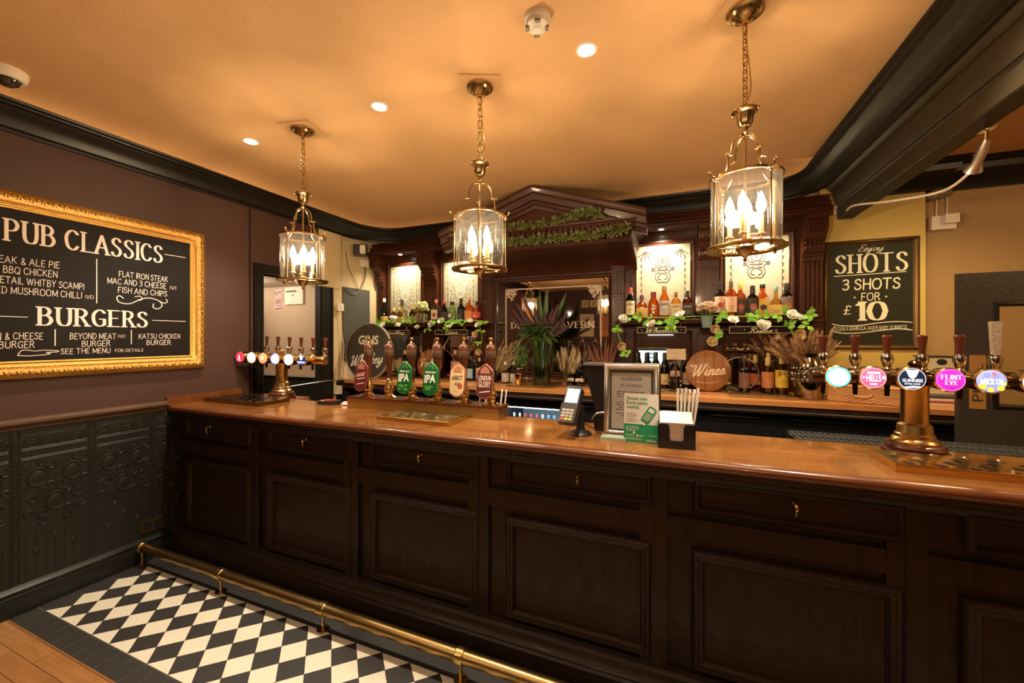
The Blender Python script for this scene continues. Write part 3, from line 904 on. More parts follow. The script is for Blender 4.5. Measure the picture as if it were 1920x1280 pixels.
# ================================================================== CEILING FITTINGS
def lantern(x, y, label, rz):
    t = thing('glass_lantern', label, 'lantern', (x, y, 2.9995), R(rz), 'brass lanterns hanging over the bar')
    m = MB()
    m.lathe([(.0, -.062), (.010, -.060), (.012, -.050), (.020, -.046), (.030, -.036), (.052, -.030), (.060, -.018), (.072, -.014), (.074, -.004), (.070, 0)], 28)
    m.build('ceiling_rose', 'brass_lantern', t)
    m = MB()
    m.box(-.11, -.10, -.004, .11, .10, -.0005)
    m.build('ceiling_plate', 'ceiling', t, smooth=0)
    m = MB()
    n = 11
    for k in range(n):                          # oval links, turned a quarter each
        zc = -.066 - (k + .5) * .0325
        pts = [(.010 * math.cos(a), 0, zc + (.0135 if math.sin(a) > 0 else -.0135) + .010 * math.sin(a)) for a in [2 * PI * i / 12 for i in range(12)]]
        if k % 2: pts = [(0, p[0], p[2]) for p in pts]
        m.tube(pts, .0026, 6, closed=True)
    m.build('chain', 'brass_lantern', t)
    m = MB()
    m.tube(spl([(.004, .004, -.06), (.012, .002, -.16), (.018, -.006, -.26), (.026, .002, -.34), (.004, .010, -.40), (-.02, .004, -.425), (-.035, 0, -.43)], 5), .003, 6)
    m.build('flex', 'brass_old', t)
    m = MB()
    m.lathe([(.0, -.418), (.012, -.420), (.048, -.424), (.052, -.428), (.048, -.434), (.036, -.440), (.032, -.460), (.029, -.480), (.022, -.494), (.012, -.498), (.010, -.512), (.014, -.516), (.014, -.522), (.006, -.528), (.006, -.98), (.0, -.98)], 24)
    for k in range(4): m.ball((.05 * math.cos(k * PI / 2 + .6), .05 * math.sin(k * PI / 2 + .6), -.43), .007, 8, 6)
    m.build('cap', 'brass_lantern', t)
    for k in range(4):
        a = k * PI / 2
        ca, sa = math.cos(a), math.sin(a)
        m = MB()
        def P(r, z): return (r * ca, r * sa, z)
        m.tube([P(*q) for q in [(.006, -.534), (.022, -.532), (.040, -.542), (.054, -.562), (.062, -.588), (.064, -.614)]], .0045, 8)
        m.tube([P(*q) for q in [(.060, -.616), (.094, -.618)]], .005, 8)
        m.tube(spl([P(*q) for q in [(.080, -.618), (.080, -.655), (.086, -.685), (.102, -.706), (.126, -.718), (.148, -.716), (.158, -.704)]], 3), .0042, 8)
        m.ball(P(.160, -.699), .007, 8, 6)
        m.ball(P(.142, -.730), .008, 8, 6)
        m.build('scroll_arm', 'brass_lantern', t)
        m = MB()
        m.tube([P(.141, -.718), P(.141, -1.012)], .0032, 8)
        m.ball(P(.141, -1.020), .007, 8, 6)
        m.build('side_rod', 'brass_lantern', t)
    m = MB()
    m.lathe([(.130, -.712), (.140, -.712), (.140, -.722), (.130, -.722), (.130, -.712)], 40, cap=False)
    m.build('top_ring', 'brass', t)
    m = MB()
    m.lathe([(.131, -.716), (.131, -1.004)], 48, cap=False)
    for k in range(12):                         # bevelled strips of the glass
        a = 2 * PI * k / 12 + .2
        m.tube([(.1325 * math.cos(a), .1325 * math.sin(a), -.718), (.1325 * math.cos(a), .1325 * math.sin(a), -1.002)], .0014, 5)
    m.build('glass_shade', 'lantern_glass', t)
    m = MB()
    m.lathe([(.112, -1.004), (.154, -1.004), (.156, -1.009), (.153, -1.014), (.112, -1.012), (.112, -1.004)], 48, cap=False)
    for k in range(3):
        a = 2 * PI * k / 3 + .5
        m.tube([(.02 * math.cos(a), .02 * math.sin(a), -1.004), (.118 * math.cos(a), .118 * math.sin(a), -1.005)], .004, 6)
    m.lathe([(.0, -1.066), (.006, -1.064), (.008, -1.056), (.005, -1.050), (.010, -1.044), (.026, -1.030), (.034, -1.016), (.036, -1.004), (.026, -.992), (.018, -.975), (.0, -.97)], 20)
    m.build('bottom_ring', 'brass_lantern', t)
    for k in range(4):
        a = PI / 2 * k + .75
        bx_, by_ = .058 * math.cos(a), .058 * math.sin(a)
        m = MB()
        m.tube(spl([(.01 * math.cos(a), .01 * math.sin(a), -.985), (.04 * math.cos(a), .04 * math.sin(a), -.992), (bx_, by_, -.975), (bx_, by_, -.955)], 4), .004, 6)
        m.lathe([(.017, -.960), (.018, -.954), (.010, -.950), (.0095, -.872), (.007, -.868)], 12, (bx_, by_, 0))
        cd = m.build('candle', 'candle', t)
        m = MB()
        m.lathe([(.006, -.868), (.014, -.858), (.0185, -.842), (.0165, -.822), (.008, -.796), (.001, -.780)], 10, (bx_, by_, 0))
        m.build('bulb', 'bulb', cd)
    return t
lantern(-2.28, 1.93, 'leftmost brass and glass lantern hanging nearest the menu board', 12)
lantern(-.985, 1.965, 'middle brass and glass lantern hanging above the hand pumps', 24)
lantern(.285, 1.93, 'rightmost and largest looking brass glass lantern hanging above the napkin holder', 30)

dl_names = ['bright ceiling downlight left of the leftmost lantern', 'bright ceiling downlight between the left and middle lanterns', 'bright ceiling downlight right of the middle lantern']
for (x, y), lb in zip(DOWNLIGHTS, dl_names):
    t = thing('ceiling_downlight', lb, 'ceiling light', (x, y, 3.0), 0, 'downlights in the ceiling over the bar')
    m = MB()
    m.lathe([(.040, -.004), (.052, -.004), (.054, 0), (.040, 0), (.040, -.004)], 28, cap=False)
    m.build('trim_ring', 'white', t)
    m = MB()
    m.cyl((0, 0, -.0035), .040, .001, 24)
    m.build('lens', 'lamp_disc', t)
sd = thing('smoke_detector', 'round white smoke detector on the ceiling near the top edge', 'smoke detector', (-.545, 1.64, 3.0))
m = MB()
m.lathe([(.0, -.020), (.055, -.020), (.058, -.014), (.058, 0)], 32)
m.build('base', 'white', sd)
m = MB()
m.lathe([(.0, -.058), (.020, -.057), (.024, -.052), (.030, -.050), (.048, -.038), (.050, -.020), (.0, -.02)], 32)
m.build('sensor_head', 'white', sd)
for k in range(4):
    m = MB()
    m.X = RZ(90 * k + 20)
    m.box(-.012, .034, -.049, .012, .050, -.040)
    m.build('vent', 'ink_grey', sd, smooth=0)
cc = thing('dome_camera', 'white dome security camera on the ceiling at the left edge', 'security camera', (-3.20, .93, 3.0))
m = MB()
m.lathe([(.0, -.048), (.060, -.05), (.068, -.044), (.074, -.02), (.074, 0)], 32)
m.build('housing', 'white', cc)
m = MB()
m.lathe([(.0, -.085), (.020, -.082), (.038, -.072), (.050, -.052), (.052, -.046)], 28, cap=False)
m.build('dome', mat('smoked_dome', (.03, .025, .02), .06, coat=1), cc)

# lamp fixed under the dropped beam on the right with its hanging white cable
sp = thing('beam_spotlight', 'small metal spotlight clamped under the beam with its white cable', 'spotlight', (1.29, 2.42, 2.542))
SL = (1.29, 2.42, 2.542)
m = MB()
m.box(-.02, -.03, -.012, .02, .03, 0)
m.tube([(0, 0, -.01), (.01, .02, -.05)], .008, 8)
m.build('bracket', 'chrome', sp)
m = MB()
m.tube([(.01, .015, -.045), (.012, .05, -.085), (.015, .09, -.12), (.018, .12, -.145)], [.013, .020, .018, .034], 14)
m.build('lamp_head', 'silver', sp)
m = MB()
m.tube(spl([(.018, .12, -.14), (.0, .30, -.175), (-.08, .60, -.12), (-.14, .95, -.03), (-.10, 1.22, .01)], 6), .007, 7)
m.build('cable', 'white', sp)

# ================================================================== THE BACK BAR
BB = (-1.19, 4.2, 1.13)
bb = thing('back_bar', 'carved dark mahogany back bar with pediment, fluted pilasters, etched panels and mirrors', 'back bar', BB)
w = WB(BB)
w.box(-3.575, 4.205, 1.1305, 1.20, 4.298, 2.84)
w.build('back_board', 'mahog', bb, smooth=0)
GL = [(-3.40, -2.92), (-2.60, -2.12), (-.345, .165), (.45, .965)]
PIL = [(-3.575, -3.475), (-2.865, -2.665), (-2.065, -1.925), (-.575, -.455), (.225, .395), (1.045, 1.195)]
ef = [(-.004, -.004), (0, .014), (.008, .018), (.014, .010), (.026, .012), (.034, .020), (.044, .018), (.05, 0)]
def etched(i):
    xa, xb = GL[i]
    za, zb = 1.80, 2.535
    cx, cz, wd, hd = (xa + xb) / 2, (za + zb) / 2, xb - xa, zb - za
    w = WB(BB)
    w.box(xa, 4.190, za, xb, 4.206, zb)
    p = w.build('etched_panel', 'etch_l' if i < 2 else 'etch_r', bb, smooth=0)
    w = WB(BB)
    w.frame(wd - .02, hd - .02, ef, T(cx, 4.205, cz))
    w.build('panel_frame', 'mahog', bb, smooth=40)
    w = WB(BB)
    yf = 4.1885
    at = (cx, yf, cz)
    def cv(pts, wd_=.006, mir=True, both=False):
        wd_ = wd_ * (.62 if i < 2 else 1)
        curve2(w, pts, wd_, at, k=5)
        if mir: curve2(w, [(-a, b) for a, b in pts], wd_, at, k=5)
    hw, hh = wd / 2, hd / 2
    if i < 2:
        for s_ in (-1, 1):                      # dotted border and inner lines
            line(w, (cx + s_ * (hw - .085), yf, cz - hh + .05), (cx + s_ * (hw - .085), yf, cz + hh - .085), .006)
            line(w, (cx + s_ * (hw - .045), yf, cz - hh + .05), (cx + s_ * (hw - .045), yf, cz + hh - .045), .004)
        line(w, (cx - hw + .085, yf, cz + hh - .085), (cx + hw - .085, yf, cz + hh - .085), .006)
        for dz in (0, .30):
            o_ = .02 - dz
            cv([(0, .20 + o_), (.03, .16 + o_), (.06, .14 + o_), (.10, .17 + o_), (.12, .13 + o_), (.09, .09 + o_)], .012)
            cv([(0, .10 + o_), (.05, .08 + o_), (.055, .0 + o_), (.04, -.07 + o_), (0, -.10 + o_)], .014)
            cv([(0, .05 + o_), (.02, .02 + o_), (.0, -.02 + o_)], .014)
            cv([(.06, .06 + o_), (.11, .07 + o_), (.135, .03 + o_), (.10, .01 + o_)], .011)
            cv([(.07, -.03 + o_), (.12, -.02 + o_), (.14, -.07 + o_), (.10, -.08 + o_), (.10, -.05 + o_)], .011)
            cv([(.05, -.10 + o_), (.09, -.13 + o_), (.13, -.11 + o_)], .010)
            cv([(.0, .24 + o_), (.02, .215 + o_), (.045, .235 + o_)], .014)
            cv([(.03, .03 + o_), (.03, -.05 + o_)], .010)
        w.build('etched_pattern', 'etch_white', p, smooth=0)
        w = WB(BB)
        for s_ in (-1, 1):
            for k in range(8): w.add([(cx + s_ * (hw - .065) + .008 * math.cos(q * PI / 3), yf, cz - hh + .10 + k * .078 + .008 * math.sin(q * PI / 3)) for q in range(6)], [tuple(range(6))])
        for k in range(4): w.add([(cx - .12 + k * .08 + .008 * math.cos(q * PI / 3), yf, cz + hh - .06 + .008 * math.sin(q * PI / 3)) for q in range(6)], [tuple(range(6))])
        w.build('etched_dots', 'etch_dark', p, smooth=0)
    else:
        for s_ in (-1, 1):
            for k in range(9):
                zz = cz - hh + .08 + k * .062
                curve2(w, [(s_ * (hw - .060), zz - cz), (s_ * (hw - .052), zz - cz + .02), (s_ * (hw - .062), zz - cz + .045)], .006, at)
                curve2(w, [(s_ * (hw - .060), zz - cz + .02), (s_ * (hw - .045), zz - cz + .03)], .006, at)
            for a in range(5):                  # corner fans
                aa = R(200 + a * 28)
                q = [(0, 0), (.03 * math.cos(aa), .03 * math.sin(aa)), (.075 * math.cos(aa + .15), .075 * math.sin(aa + .15))]
                curve2(w, [(s_ * (hw - .085 + x) if s_ > 0 else -(hw - .085 + x), hh - .06 + z) for x, z in q], .010, at)
        for k in range(5): curve2(w, [(-.13 + k * .06, hh - .045), (-.115 + k * .06, hh - .035), (-.095 + k * .06, hh - .047)], .006, at)
        o_ = .115
        cv([(0, .125 + o_), (.05, .12 + o_), (.068, .07 + o_), (.058, .03 + o_), (.085, .01 + o_), (.058, -.02 + o_), (.068, -.07 + o_), (.04, -.12 + o_), (0, -.115 + o_)], .007)
        cv([(0, .03 + o_), (.03, .045 + o_), (.045, .08 + o_), (.02, .10 + o_), (.0, .06 + o_)], .008)
        cv([(0, -.03 + o_), (.03, -.045 + o_), (.045, -.08 + o_), (.015, -.095 + o_)], .008)
        cv([(.0, 0 + o_), (.05, .004 + o_)], .012)
        cv([(.02, .02 + o_), (.045, .03 + o_)], .010)
        cv([(.02, -.02 + o_), (.045, -.03 + o_)], .010)
        cv([(.0, .11 + o_), (.012, .085 + o_)], .010)
        for s_ in (-1, 1):
            curve2(w, [(s_ * .085, .015 + o_), (s_ * .098, .025 + o_), (s_ * .098, -.002 + o_), (s_ * .085, .0 + o_)], .010, at)
        w.build('etched_pattern', 'etch_dark', p, smooth=0)
M['etch_l'] = mat('greenish_frosted_mirror', (.36, .32, .20), .45, spec=.6)
M['etch_r'] = mat('cream_frosted_glass', (.58, .50, .34), .4, spec=.6)
M['etch_white'] = mat('white_etching', (.82, .78, .62), .5)
M['etch_dark'] = mat('dark_etching', (.10, .075, .05), .4)
for i in range(4): etched(i)
# lower mirrors below the shelves
for i, (xa, xb) in enumerate(GL):
    w = WB(BB)
    w.box(xa + .01, 4.192, 1.14, xb - .02, 4.206, 1.655)
    p = w.build('lower_mirror', 'mirror', bb, smooth=0)
    w = WB(BB)
    w.frame(xb - xa - .03, .470, [(-.004, 0), (0, .014), (.010, .018), (.02, .010), (.03, 0)], T((xa + xb) / 2 - .005, 4.203, 1.42))
    w.build('mirror_frame', 'mahog', bb, smooth=40)
# pilasters with flutes, capital and bracket
for i, (xa, xb) in enumerate(PIL):
    cx, wd = (xa + xb) / 2, xb - xa
    w = WB(BB)
    w.box(xa, 4.165, 1.1305, xb, 4.206, 2.66)
    w.box(xa - .004, 4.150, 1.1305, xb + .004, 4.206, 1.22)
    zc = 2.30 if i not in (2, 3) else 2.31
    za = 2.06 if i in (2, 3) else 1.86
    nf = max(3, int(wd / .034))
    for k in range(nf + 1):
        x = xa + .012 + (wd - .024) * k / nf
        w.box(x - .006, 4.153, za, x + .006, 4.166, zc - .02)
        if k < nf: w.ball((x + (wd - .024) / nf / 2, 4.166, za + .006), .009, 8, 5, sy=.6)
    w.box(xa + .004, 4.150, za - .022, xb - .004, 4.166, za - .006)
    w.box(xa, 4.146, za - .055, xb, 4.166, za - .042)
    for z0_, z1_, yy in ((zc - .02, zc, 4.145), (zc, zc + .018, 4.150), (zc + .018, zc + .04, 4.135)): w.box(xa - .004, yy, z0_, xb + .004, 4.166, z1_)
    w.build('pilaster', 'mahog', bb, smooth=30)
    w = WB(BB)
    if i in (2, 3):
        w.prism([(4.166, 2.35), (4.12, 2.352), (4.105, 2.375), (4.12, 2.42), (4.08, 2.47), (4.05, 2.475), (4.05, 2.56), (4.166, 2.56)], xa, xb, 'YZ')
        w.frame(wd - .05, .06, [(-.002, 0), (0, .008), (.012, .008), (.016, 0)], T(cx, 4.05, 2.517))
    else:
        br = [(4.166, 2.335), (4.120, 2.338), (4.105, 2.36), (4.112, 2.40), (4.098, 2.44), (4.06, 2.48), (4.025, 2.51), (4.01, 2.545), (4.015, 2.60), (3.995, 2.61), (3.995, 2.655), (4.166, 2.655)]
        w.prism(br, xa, xb, 'YZ')
        for zz, y_ in ((2.385, 4.104), (2.425, 4.098), (2.545, 4.006)):
            n_ = max(3, int(wd / .026))
            for k in range(n_): w.ball((xa + wd * (k + .5) / n_, y_, zz), .010, 8, 6, sz=1.5)
        w.box(xa - .004, 4.085, 2.448, xb + .004, 4.12, 2.46)
    w.build('bracket', 'mahog', bb, smooth=35)
# entablature over the side bays
ep = [(0, 2.655), (.200, 2.655), (.212, 2.662), (.206, 2.672), (.215, 2.690), (.205, 2.700), (.165, 2.715), (.160, 2.735), (.170, 2.745), (.160, 2.758), (.125, 2.768), (.12, 2.79), (.135, 2.80), (.135, 2.815), (0, 2.82)]
w = WB(BB)
w.sweep(ep, [(1.22, 4.2), (-3.59, 4.2)])
w.build('entablature', 'mahog_x', bb, smooth=30)
for k, (x, y) in enumerate(SOFFIT):
    w = WB(BB)
    w.box(x - .085, 4.015, 2.650, x + .085, 4.12, 2.656)
    hs = w.build('soffit_plate', 'mahog_x', bb, smooth=0)
    w = WB(BB)
    w.cyl((x, y, 2.6485), .022, .002, 18)
    w.build('soffit_lens', 'soffit_face', hs)
# central canopy with coved hood, dentils and pediment
CX = -1.19
w = WB(BB)
cv_ = [(4.20, 2.30)] + [(4.16 - .56 * (1 - math.cos(R(a))), 2.30 + .15 * math.sin(R(a))) for a in range(0, 91, 9)] + [(3.56, 2.455), (3.56, 2.54), (4.20, 2.54)]
w.prism(cv_, CX - .86, CX + .86, 'YZ')
w.build('coved_hood', 'mahog_x', bb, smooth=50)
w = WB(BB)
w.box(CX - .87, 3.535, 2.50, CX + .87, 4.2, 2.535)
w.box(CX - .88, 3.50, 2.53, CX + .88, 4.2, 2.600)
for k in range(35):
    x = CX - .865 + .0509 * k
    w.box(x - .015, 3.468, 2.538, x + .015, 3.50, 2.592)
w.box(CX - .90, 3.455, 2.592, CX + .90, 4.2, 2.605)
w.sweep([(0, 2.60), (.010, 2.602), (.020, 2.612), (.022, 2.622), (0, 2.625)], [(CX + .91, 3.46), (CX - .91, 3.46)])
w.build('dentil_course', 'mahog_x', bb, smooth=30)
w = WB(BB)
w.box(CX - .92, 3.56, 2.60, CX + .92, 4.15, 2.615)
w.prism([(CX - .93, 2.61), (CX + .93, 2.61), (CX, 2.93)], 3.56, 3.60, 'XZ')
w.build('tympanum', 'mahog_x', bb, smooth=0)
for s_ in (-1, 1):
    w = WB(BB)
    ang = math.atan2(.33, .97)
    # raking cornice: profile across the slope, extruded along it
    pr = [(0, 3.555), (.0, 3.53), (.028, 3.515), (.034, 3.50), (.060, 3.495), (.066, 3.47), (.115, 3.455), (.120, 3.435), (.135, 3.425), (.150, 3.420), (.158, 3.415), (.158, 3.405), (.172, 3.405), (.172, 3.60), (.0, 3.60)]
    vs = []
    for d_, yy in pr:
        # at the ridge, and at the eaves end
        zr = 2.822 + d_ / math.cos(ang)
        vs.append((CX, yy, zr))
    for d_, yy in pr:
        ex = .99
        vs.append((CX + s_ * ex, yy, 2.822 - .333 * ex + d_ / math.cos(ang)))
    n = len(pr)
    w.add(vs, [(a, (a + 1) % n, (a + 1) % n + n, a + n) for a in range(n)] + [tuple(range(n, 2 * n))])
    w.build('raking_cornice', 'mahog_x', bb, smooth=25)
# central mirror with its etched border
w = WB(BB)
w.box(-1.90, 4.188, 1.14, -.59, 4.206, 2.24)
cm = w.build('centre_mirror', 'mirror_dark', bb, smooth=0)
w = WB(BB)
w.frame(1.25, 1.0, [(-.004, .0), (0, .016), (.012, .024), (.022, .016), (.034, .022), (.044, .034), (.058, .034), (.064, 0)], T(-1.24, 4.204, 1.74))
w.build('mirror_frame', 'mahog', bb, smooth=40)
w = WB(BB)
w.box(-1.925, 4.185, 2.25, -.57, 4.206, 2.30)
w.build('mirror_head', 'mahog_x', bb, smooth=0)
w = WB(BB)
ym = 4.1868
line(w, (-1.765, ym, 1.2), (-1.765, ym, 2.163), .016)
line(w, (-.692, ym, 1.2), (-.692, ym, 2.163), .016)
line(w, (-1.765, ym, 2.163), (-.692, ym, 2.163), .016)
for s_, x in ((1, -1.755), (-1, -.702)):
    at = (x, ym, 2.155)
    for k in range(9):
        a = R(-6 - 10 * k)
        r_ = .085 + .05 * math.sin(k * 2.3)
        curve2(w, [(s_ * .02 * k / 9, -.02 * (1 - k / 9)), (s_ * r_ * .5 * math.cos(a), r_ * .5 * math.sin(a)), (s_ * r_ * math.cos(a + .2), r_ * math.sin(a + .2))], .014, at)
        curve2(w, [(s_ * r_ * .8 * math.cos(a), r_ * .8 * math.sin(a)), (s_ * (r_ * .8 * math.cos(a) + .02), r_ * .8 * math.sin(a) - .015), (s_ * (r_ * .8 * math.cos(a) + .005), r_ * .8 * math.sin(a) - .03)], .010, at)
write(w, 'DICKENS TAVERN', .066, (-1.235, ym, 1.722), style='serif', width=.93, weight=1.1)
w.build('etched_border', mat('cream_etching', (.62, .46, .33), .6), cm, smooth=0)
# shelves over the lower mirrors
for xa, xb in ((-3.56, -1.94), (-.52, 1.14)):
    w = WB(BB)
    w.box(xa, 4.0, 1.752, xb, 4.2, 1.79)
    w.sweep([(0, 1.745), (.01, 1.748), (.016, 1.758), (.012, 1.768), (.022, 1.776), (.022, 1.788), (0, 1.79)], [(xb, 4.002), (xa, 4.002)])
    w.build('shelf', 'mahog_x', bb, smooth=40)

# back counter: worktop, dark base and the lit bottle fridge
wt = thing('back_worktop', 'orange brown wooden worktop running under the back bar bottles', 'worktop', (-.83, 3.9, 1.07))
w = WB((-.83, 3.9, 1.07))
w.box(-3.55, 3.545, 1.095, 1.90, 4.245, 1.13)
w.build('worktop_board', 'back_top', wt, smooth=0)
w = WB((-.83, 3.9, 1.07))
w.box(-3.55, 3.558, 1.045, 1.90, 3.62, 1.095)
w.sweep([(0, 1.03), (.012, 1.034), (.014, 1.05), (.006, 1.06), (0, 1.062)], [(1.90, 3.56), (-3.55, 3.56)])
w.build('edge_fascia', 'dark_wood_x', wt, smooth=30)
bs = thing('back_counter_base', 'black cupboard fronts standing under the back bar worktop', 'cupboard', (-.83, 3.95, 0))
w = WB((-.83, 3.95, 0))
w.box(-3.5, 3.66, 0, -1.58, 4.2, 1.044)
w.box(-.95, 3.66, 0, 1.88, 4.2, 1.044)
w.build('carcass', 'black', bs, smooth=0)
for xa in [-3.5, -2.86, -2.22, -.93, -.37, .19, .75, 1.31]:
    w = WB((-.83, 3.95, 0))
    w.box(xa + .01, 3.64, .08, xa + .55, 3.66, 1.03)
    dd = w.build('door', 'black_gloss', bs, smooth=0)
    w = WB((-.83, 3.95, 0))
    w.tube([(xa + .10, 3.64, .985), (xa + .10, 3.62, .985), (xa + .46, 3.62, .985), (xa + .46, 3.64, .985)], .006, 8)
    w.build('handle', 'black', dd)
fg = thing('bottle_fridge', 'glowing glass fronted bottle fridge under the back counter', 'fridge', (-1.265, 3.95, 0))
FL = (-1.265, 3.95, 0)
w = WB(FL)
w.box(-1.57, 3.68, 0, -.96, 4.2, .10)
w.box(-1.57, 3.68, .93, -.96, 4.2, 1.044)
w.box(-1.57, 3.68, .10, -1.545, 4.2, .93)
w.box(-.985, 3.68, .10, -.96, 4.2, .93)
w.box(-1.57, 4.17, .10, -.96, 4.2, .93)
w.build('cabinet', 'black', fg, smooth=0)
w = WB(FL)
w.box(-1.545, 3.72, .915, -.985, 3.76, .928)
w.build('light_tube', mat('fridge_light', (1, 1, 1), .4, emit=(.62, .80, 1.0), strength=14), fg, smooth=0)
w = WB(FL)
w.box(-1.545, 4.155, .12, -.985, 4.168, .93)
w.build('back_liner', mat('pale_blue_liner', (.45, .55, .65), .5), fg, smooth=0)
w = WB(FL)
w.box(-1.545, 3.72, .60, -.985, 4.16, .61)
w.build('wire_shelf', 'silver', fg, smooth=0)
w = WB(FL)
w.box(-1.565, 3.655, .05, -1.535, 3.68, .955)
w.box(-.995, 3.655, .05, -.965, 3.68, .955)
w.box(-1.535, 3.655, .05, -.995, 3.68, .09)
w.box(-1.535, 3.655, .935, -.995, 3.68, 1.035)
fd_ = w.build('door', 'black_gloss', fg, smooth=0)
w = WB(FL)
w.box(-1.535, 3.664, .09, -.995, 3.670, .935)
w.build('door_glass', 'pane', fd_, smooth=0)
w = WB(FL)
w.cyl((-1.323, 3.645, .98), .013, .010, 18, 'Y')
w.build('lock', 'chrome', fd_)

# ================================================================== BOTTLES
GLS = {}
def gl(col, gloss=.16):
    if (col, gloss) not in GLS: GLS[(col, gloss)] = glass('bottle_glass', col, gloss, .03)
    return GLS[(col, gloss)]
PNT = {}
def pt(col, rough=.5, metal=0):
    if (col, rough, metal) not in PNT: PNT[(col, rough, metal)] = mat('print_colour', col, rough, metal)
    return PNT[(col, rough, metal)]
PROF = {   # (radius factor, height factor)
 'spirit': [(.0, .0), (.90, .0), (1, .02), (1, .60), (.97, .66), (.80, .72), (.45, .77), (.34, .80), (.33, .96)],
 'round': [(.0, .0), (.90, .0), (1, .03), (1, .52), (.95, .60), (.75, .67), (.42, .72), (.36, .76), (.36, .95)],
 'wine': [(.0, .0), (.92, .0), (1, .02), (1, .58), (.92, .66), (.62, .73), (.42, .79), (.38, .85), (.38, .99)],
 'champagne': [(.0, .0), (.92, .0), (1, .02), (1, .46), (.90, .56), (.66, .70), (.44, .82), (.36, .90), (.36, .99)],
 'slope': [(.0, .0), (.90, .0), (1, .02), (1, .50), (.88, .62), (.60, .72), (.44, .78), (.42, .94)],
 'globe': [(.0, .0), (.60, .0), (.86, .04), (1, .20), (1, .30), (.86, .46), (.55, .56), (.30, .62), (.26, .70), (.26, .94)],
 'decanter': [(.0, .0), (.90, .0), (1, .03), (.96, .50), (.86, .56), (.50, .62), (.34, .66), (.34, .80), (.46, .84), (.46, .98)],
}
def bottle(label, x, y, z, h, r, shape, col, cap, lab=None, labz=(.12, .48), group=None, capz=(.84, 1.0), square=False, text=None, ink=(.05, .03, .02), emblem=None, rz=0, neck=None, tsize=None):
    t = thing('bottle', label, 'bottle', (x, y, z), R(rz), group)
    m = MB()
    prof = [(max(1e-4, a * r), b * h) for a, b in PROF[shape]]
    if square:
        # square section: four-sided with chamfers below the shoulder
        vs, fs = [], []
        n = 16
        for i, (rr, zz) in enumerate(prof):
            sq = 1 if zz < h * .60 else max(0, 1 - (zz / h - .60) / .10)
            for k in range(n):
                a = 2 * PI * k / n + PI / n
                c_, s_ = math.cos(a), math.sin(a)
                q = 1 / max(abs(c_), abs(s_))
                q = min(q, 1.26)
                f = rr * (sq * q * .98 + (1 - sq))
                vs.append((f * c_, f * s_, zz))
        for i in range(len(prof) - 1):
            for k in range(n): fs.append((i * n + k, i * n + (k + 1) % n, (i + 1) * n + (k + 1) % n, (i + 1) * n + k))
        m.add(vs, fs)
    else:
        m.lathe(prof, 20)
    m.build('glass_body', gl(col), t, smooth=40)
    nr = prof[-1][0]
    m = MB()
    m.lathe([(nr * 1.12, capz[0] * h), (nr * 1.16, capz[0] * h + .004), (nr * 1.12, capz[1] * h - .003), (nr * 1.0, capz[1] * h), (0, capz[1] * h)], 16)
    m.build('cap', pt(cap, .35), t)
    if neck:
        m = MB()
        m.lathe([(nr * 1.08, capz[0] * h - .035), (nr * 1.08, capz[0] * h - .008)], 16, cap=False)
        m.build('neck_label', pt(neck, .6), t)
    if lab:
        m = MB()
        za, zb = labz[0] * h, labz[1] * h
        if square:
            q = r * 1.0
            m.box(-q * .92, -q - .0015, za, q * .92, -q + .001, zb)
        else:
            m.lathe([(r * 1.015, za), (r * 1.015, zb)], 24, cap=False)
        l_ = m.build('label', pt(lab, .65), t, smooth=40)
        m = MB()
        yy = -r * 1.03 - .002
        zc = (za + zb) / 2
        if emblem:
            m.add([(r * .55 * math.cos(k * PI / 8), yy, zc - .004 + r * .55 * math.sin(k * PI / 8)) for k in range(16)], [tuple(range(16))])
            m.build('emblem', pt(emblem, .6), l_, smooth=0)
            m = MB()
            yy -= .0006
        if text:
            write(m, text, tsize or r * .42, (0, yy, zc + (zb - za) * .18), style='bold', width=r * 1.5, weight=.9)
        for k in range(3): line(m, (-r * (.5 - .1 * k), yy, zc - (zb - za) * (.10 + .12 * k)), (r * (.5 - .1 * k), yy, zc - (zb - za) * (.10 + .12 * k)), .003)
        m.build('label_print', pt(ink, .6), l_, smooth=0)
    return t
SH, BC = 1.7905, 1.1305
AMB, DKAMB, CLEAR, DARK, GOLDL = (.86, .40, .09), (.42, .13, .03), (.93, .93, .89), (.07, .05, .035), (.92, .68, .22)
BLK, GLDC, REDC = (.015, .013, .012), (.60, .40, .12), (.45, .05, .03)
g = 'sparkling wine bottles on the left shelf'
bottle('tall dark sparkling wine bottle with white foil top at shelf end', -3.385, 4.06, SH, .325, .046, 'champagne', (.10, .06, .03), (.85, .80, .72), (.70, .48, .14), (.10, .30), g, (.66, 1.0))
bottle('small gold topped bottle right beside the white foil bottle', -3.285, 4.12, SH, .205, .036, 'wine', (.55, .36, .12), GLDC, (.65, .50, .20), (.12, .40), g, (.72, 1.0))
bottle('second small gold topped bottle behind the leftmost white roses', -3.195, 4.12, SH, .205, .036, 'wine', (.62, .45, .16), (.70, .45, .12), (.75, .62, .32), (.12, .40), g, (.72, 1.0))
bottle('clear pale wide bottle with slim dark stopper on sparkling shelf', -3.105, 4.05, SH, .300, .066, 'globe', (.95, .86, .66), (.06, .04, .03), None, group=g, capz=(.74, 1.0))
bottle('dark amber small bottle with copper foil left of silver pot', -2.985, 4.10, SH, .215, .038, 'wine', (.16, .08, .03), (.58, .28, .06), (.10, .05, .03), (.12, .40), g, (.70, 1.0))
bottle('orange rose wine bottle half hidden behind the silver flower pot', -2.90, 4.10, SH, .255, .044, 'champagne', (.85, .42, .14), (.72, .50, .26), (.80, .42, .18), (.10, .36), g, (.72, 1.0))
g = 'gin bottles on the left shelf'
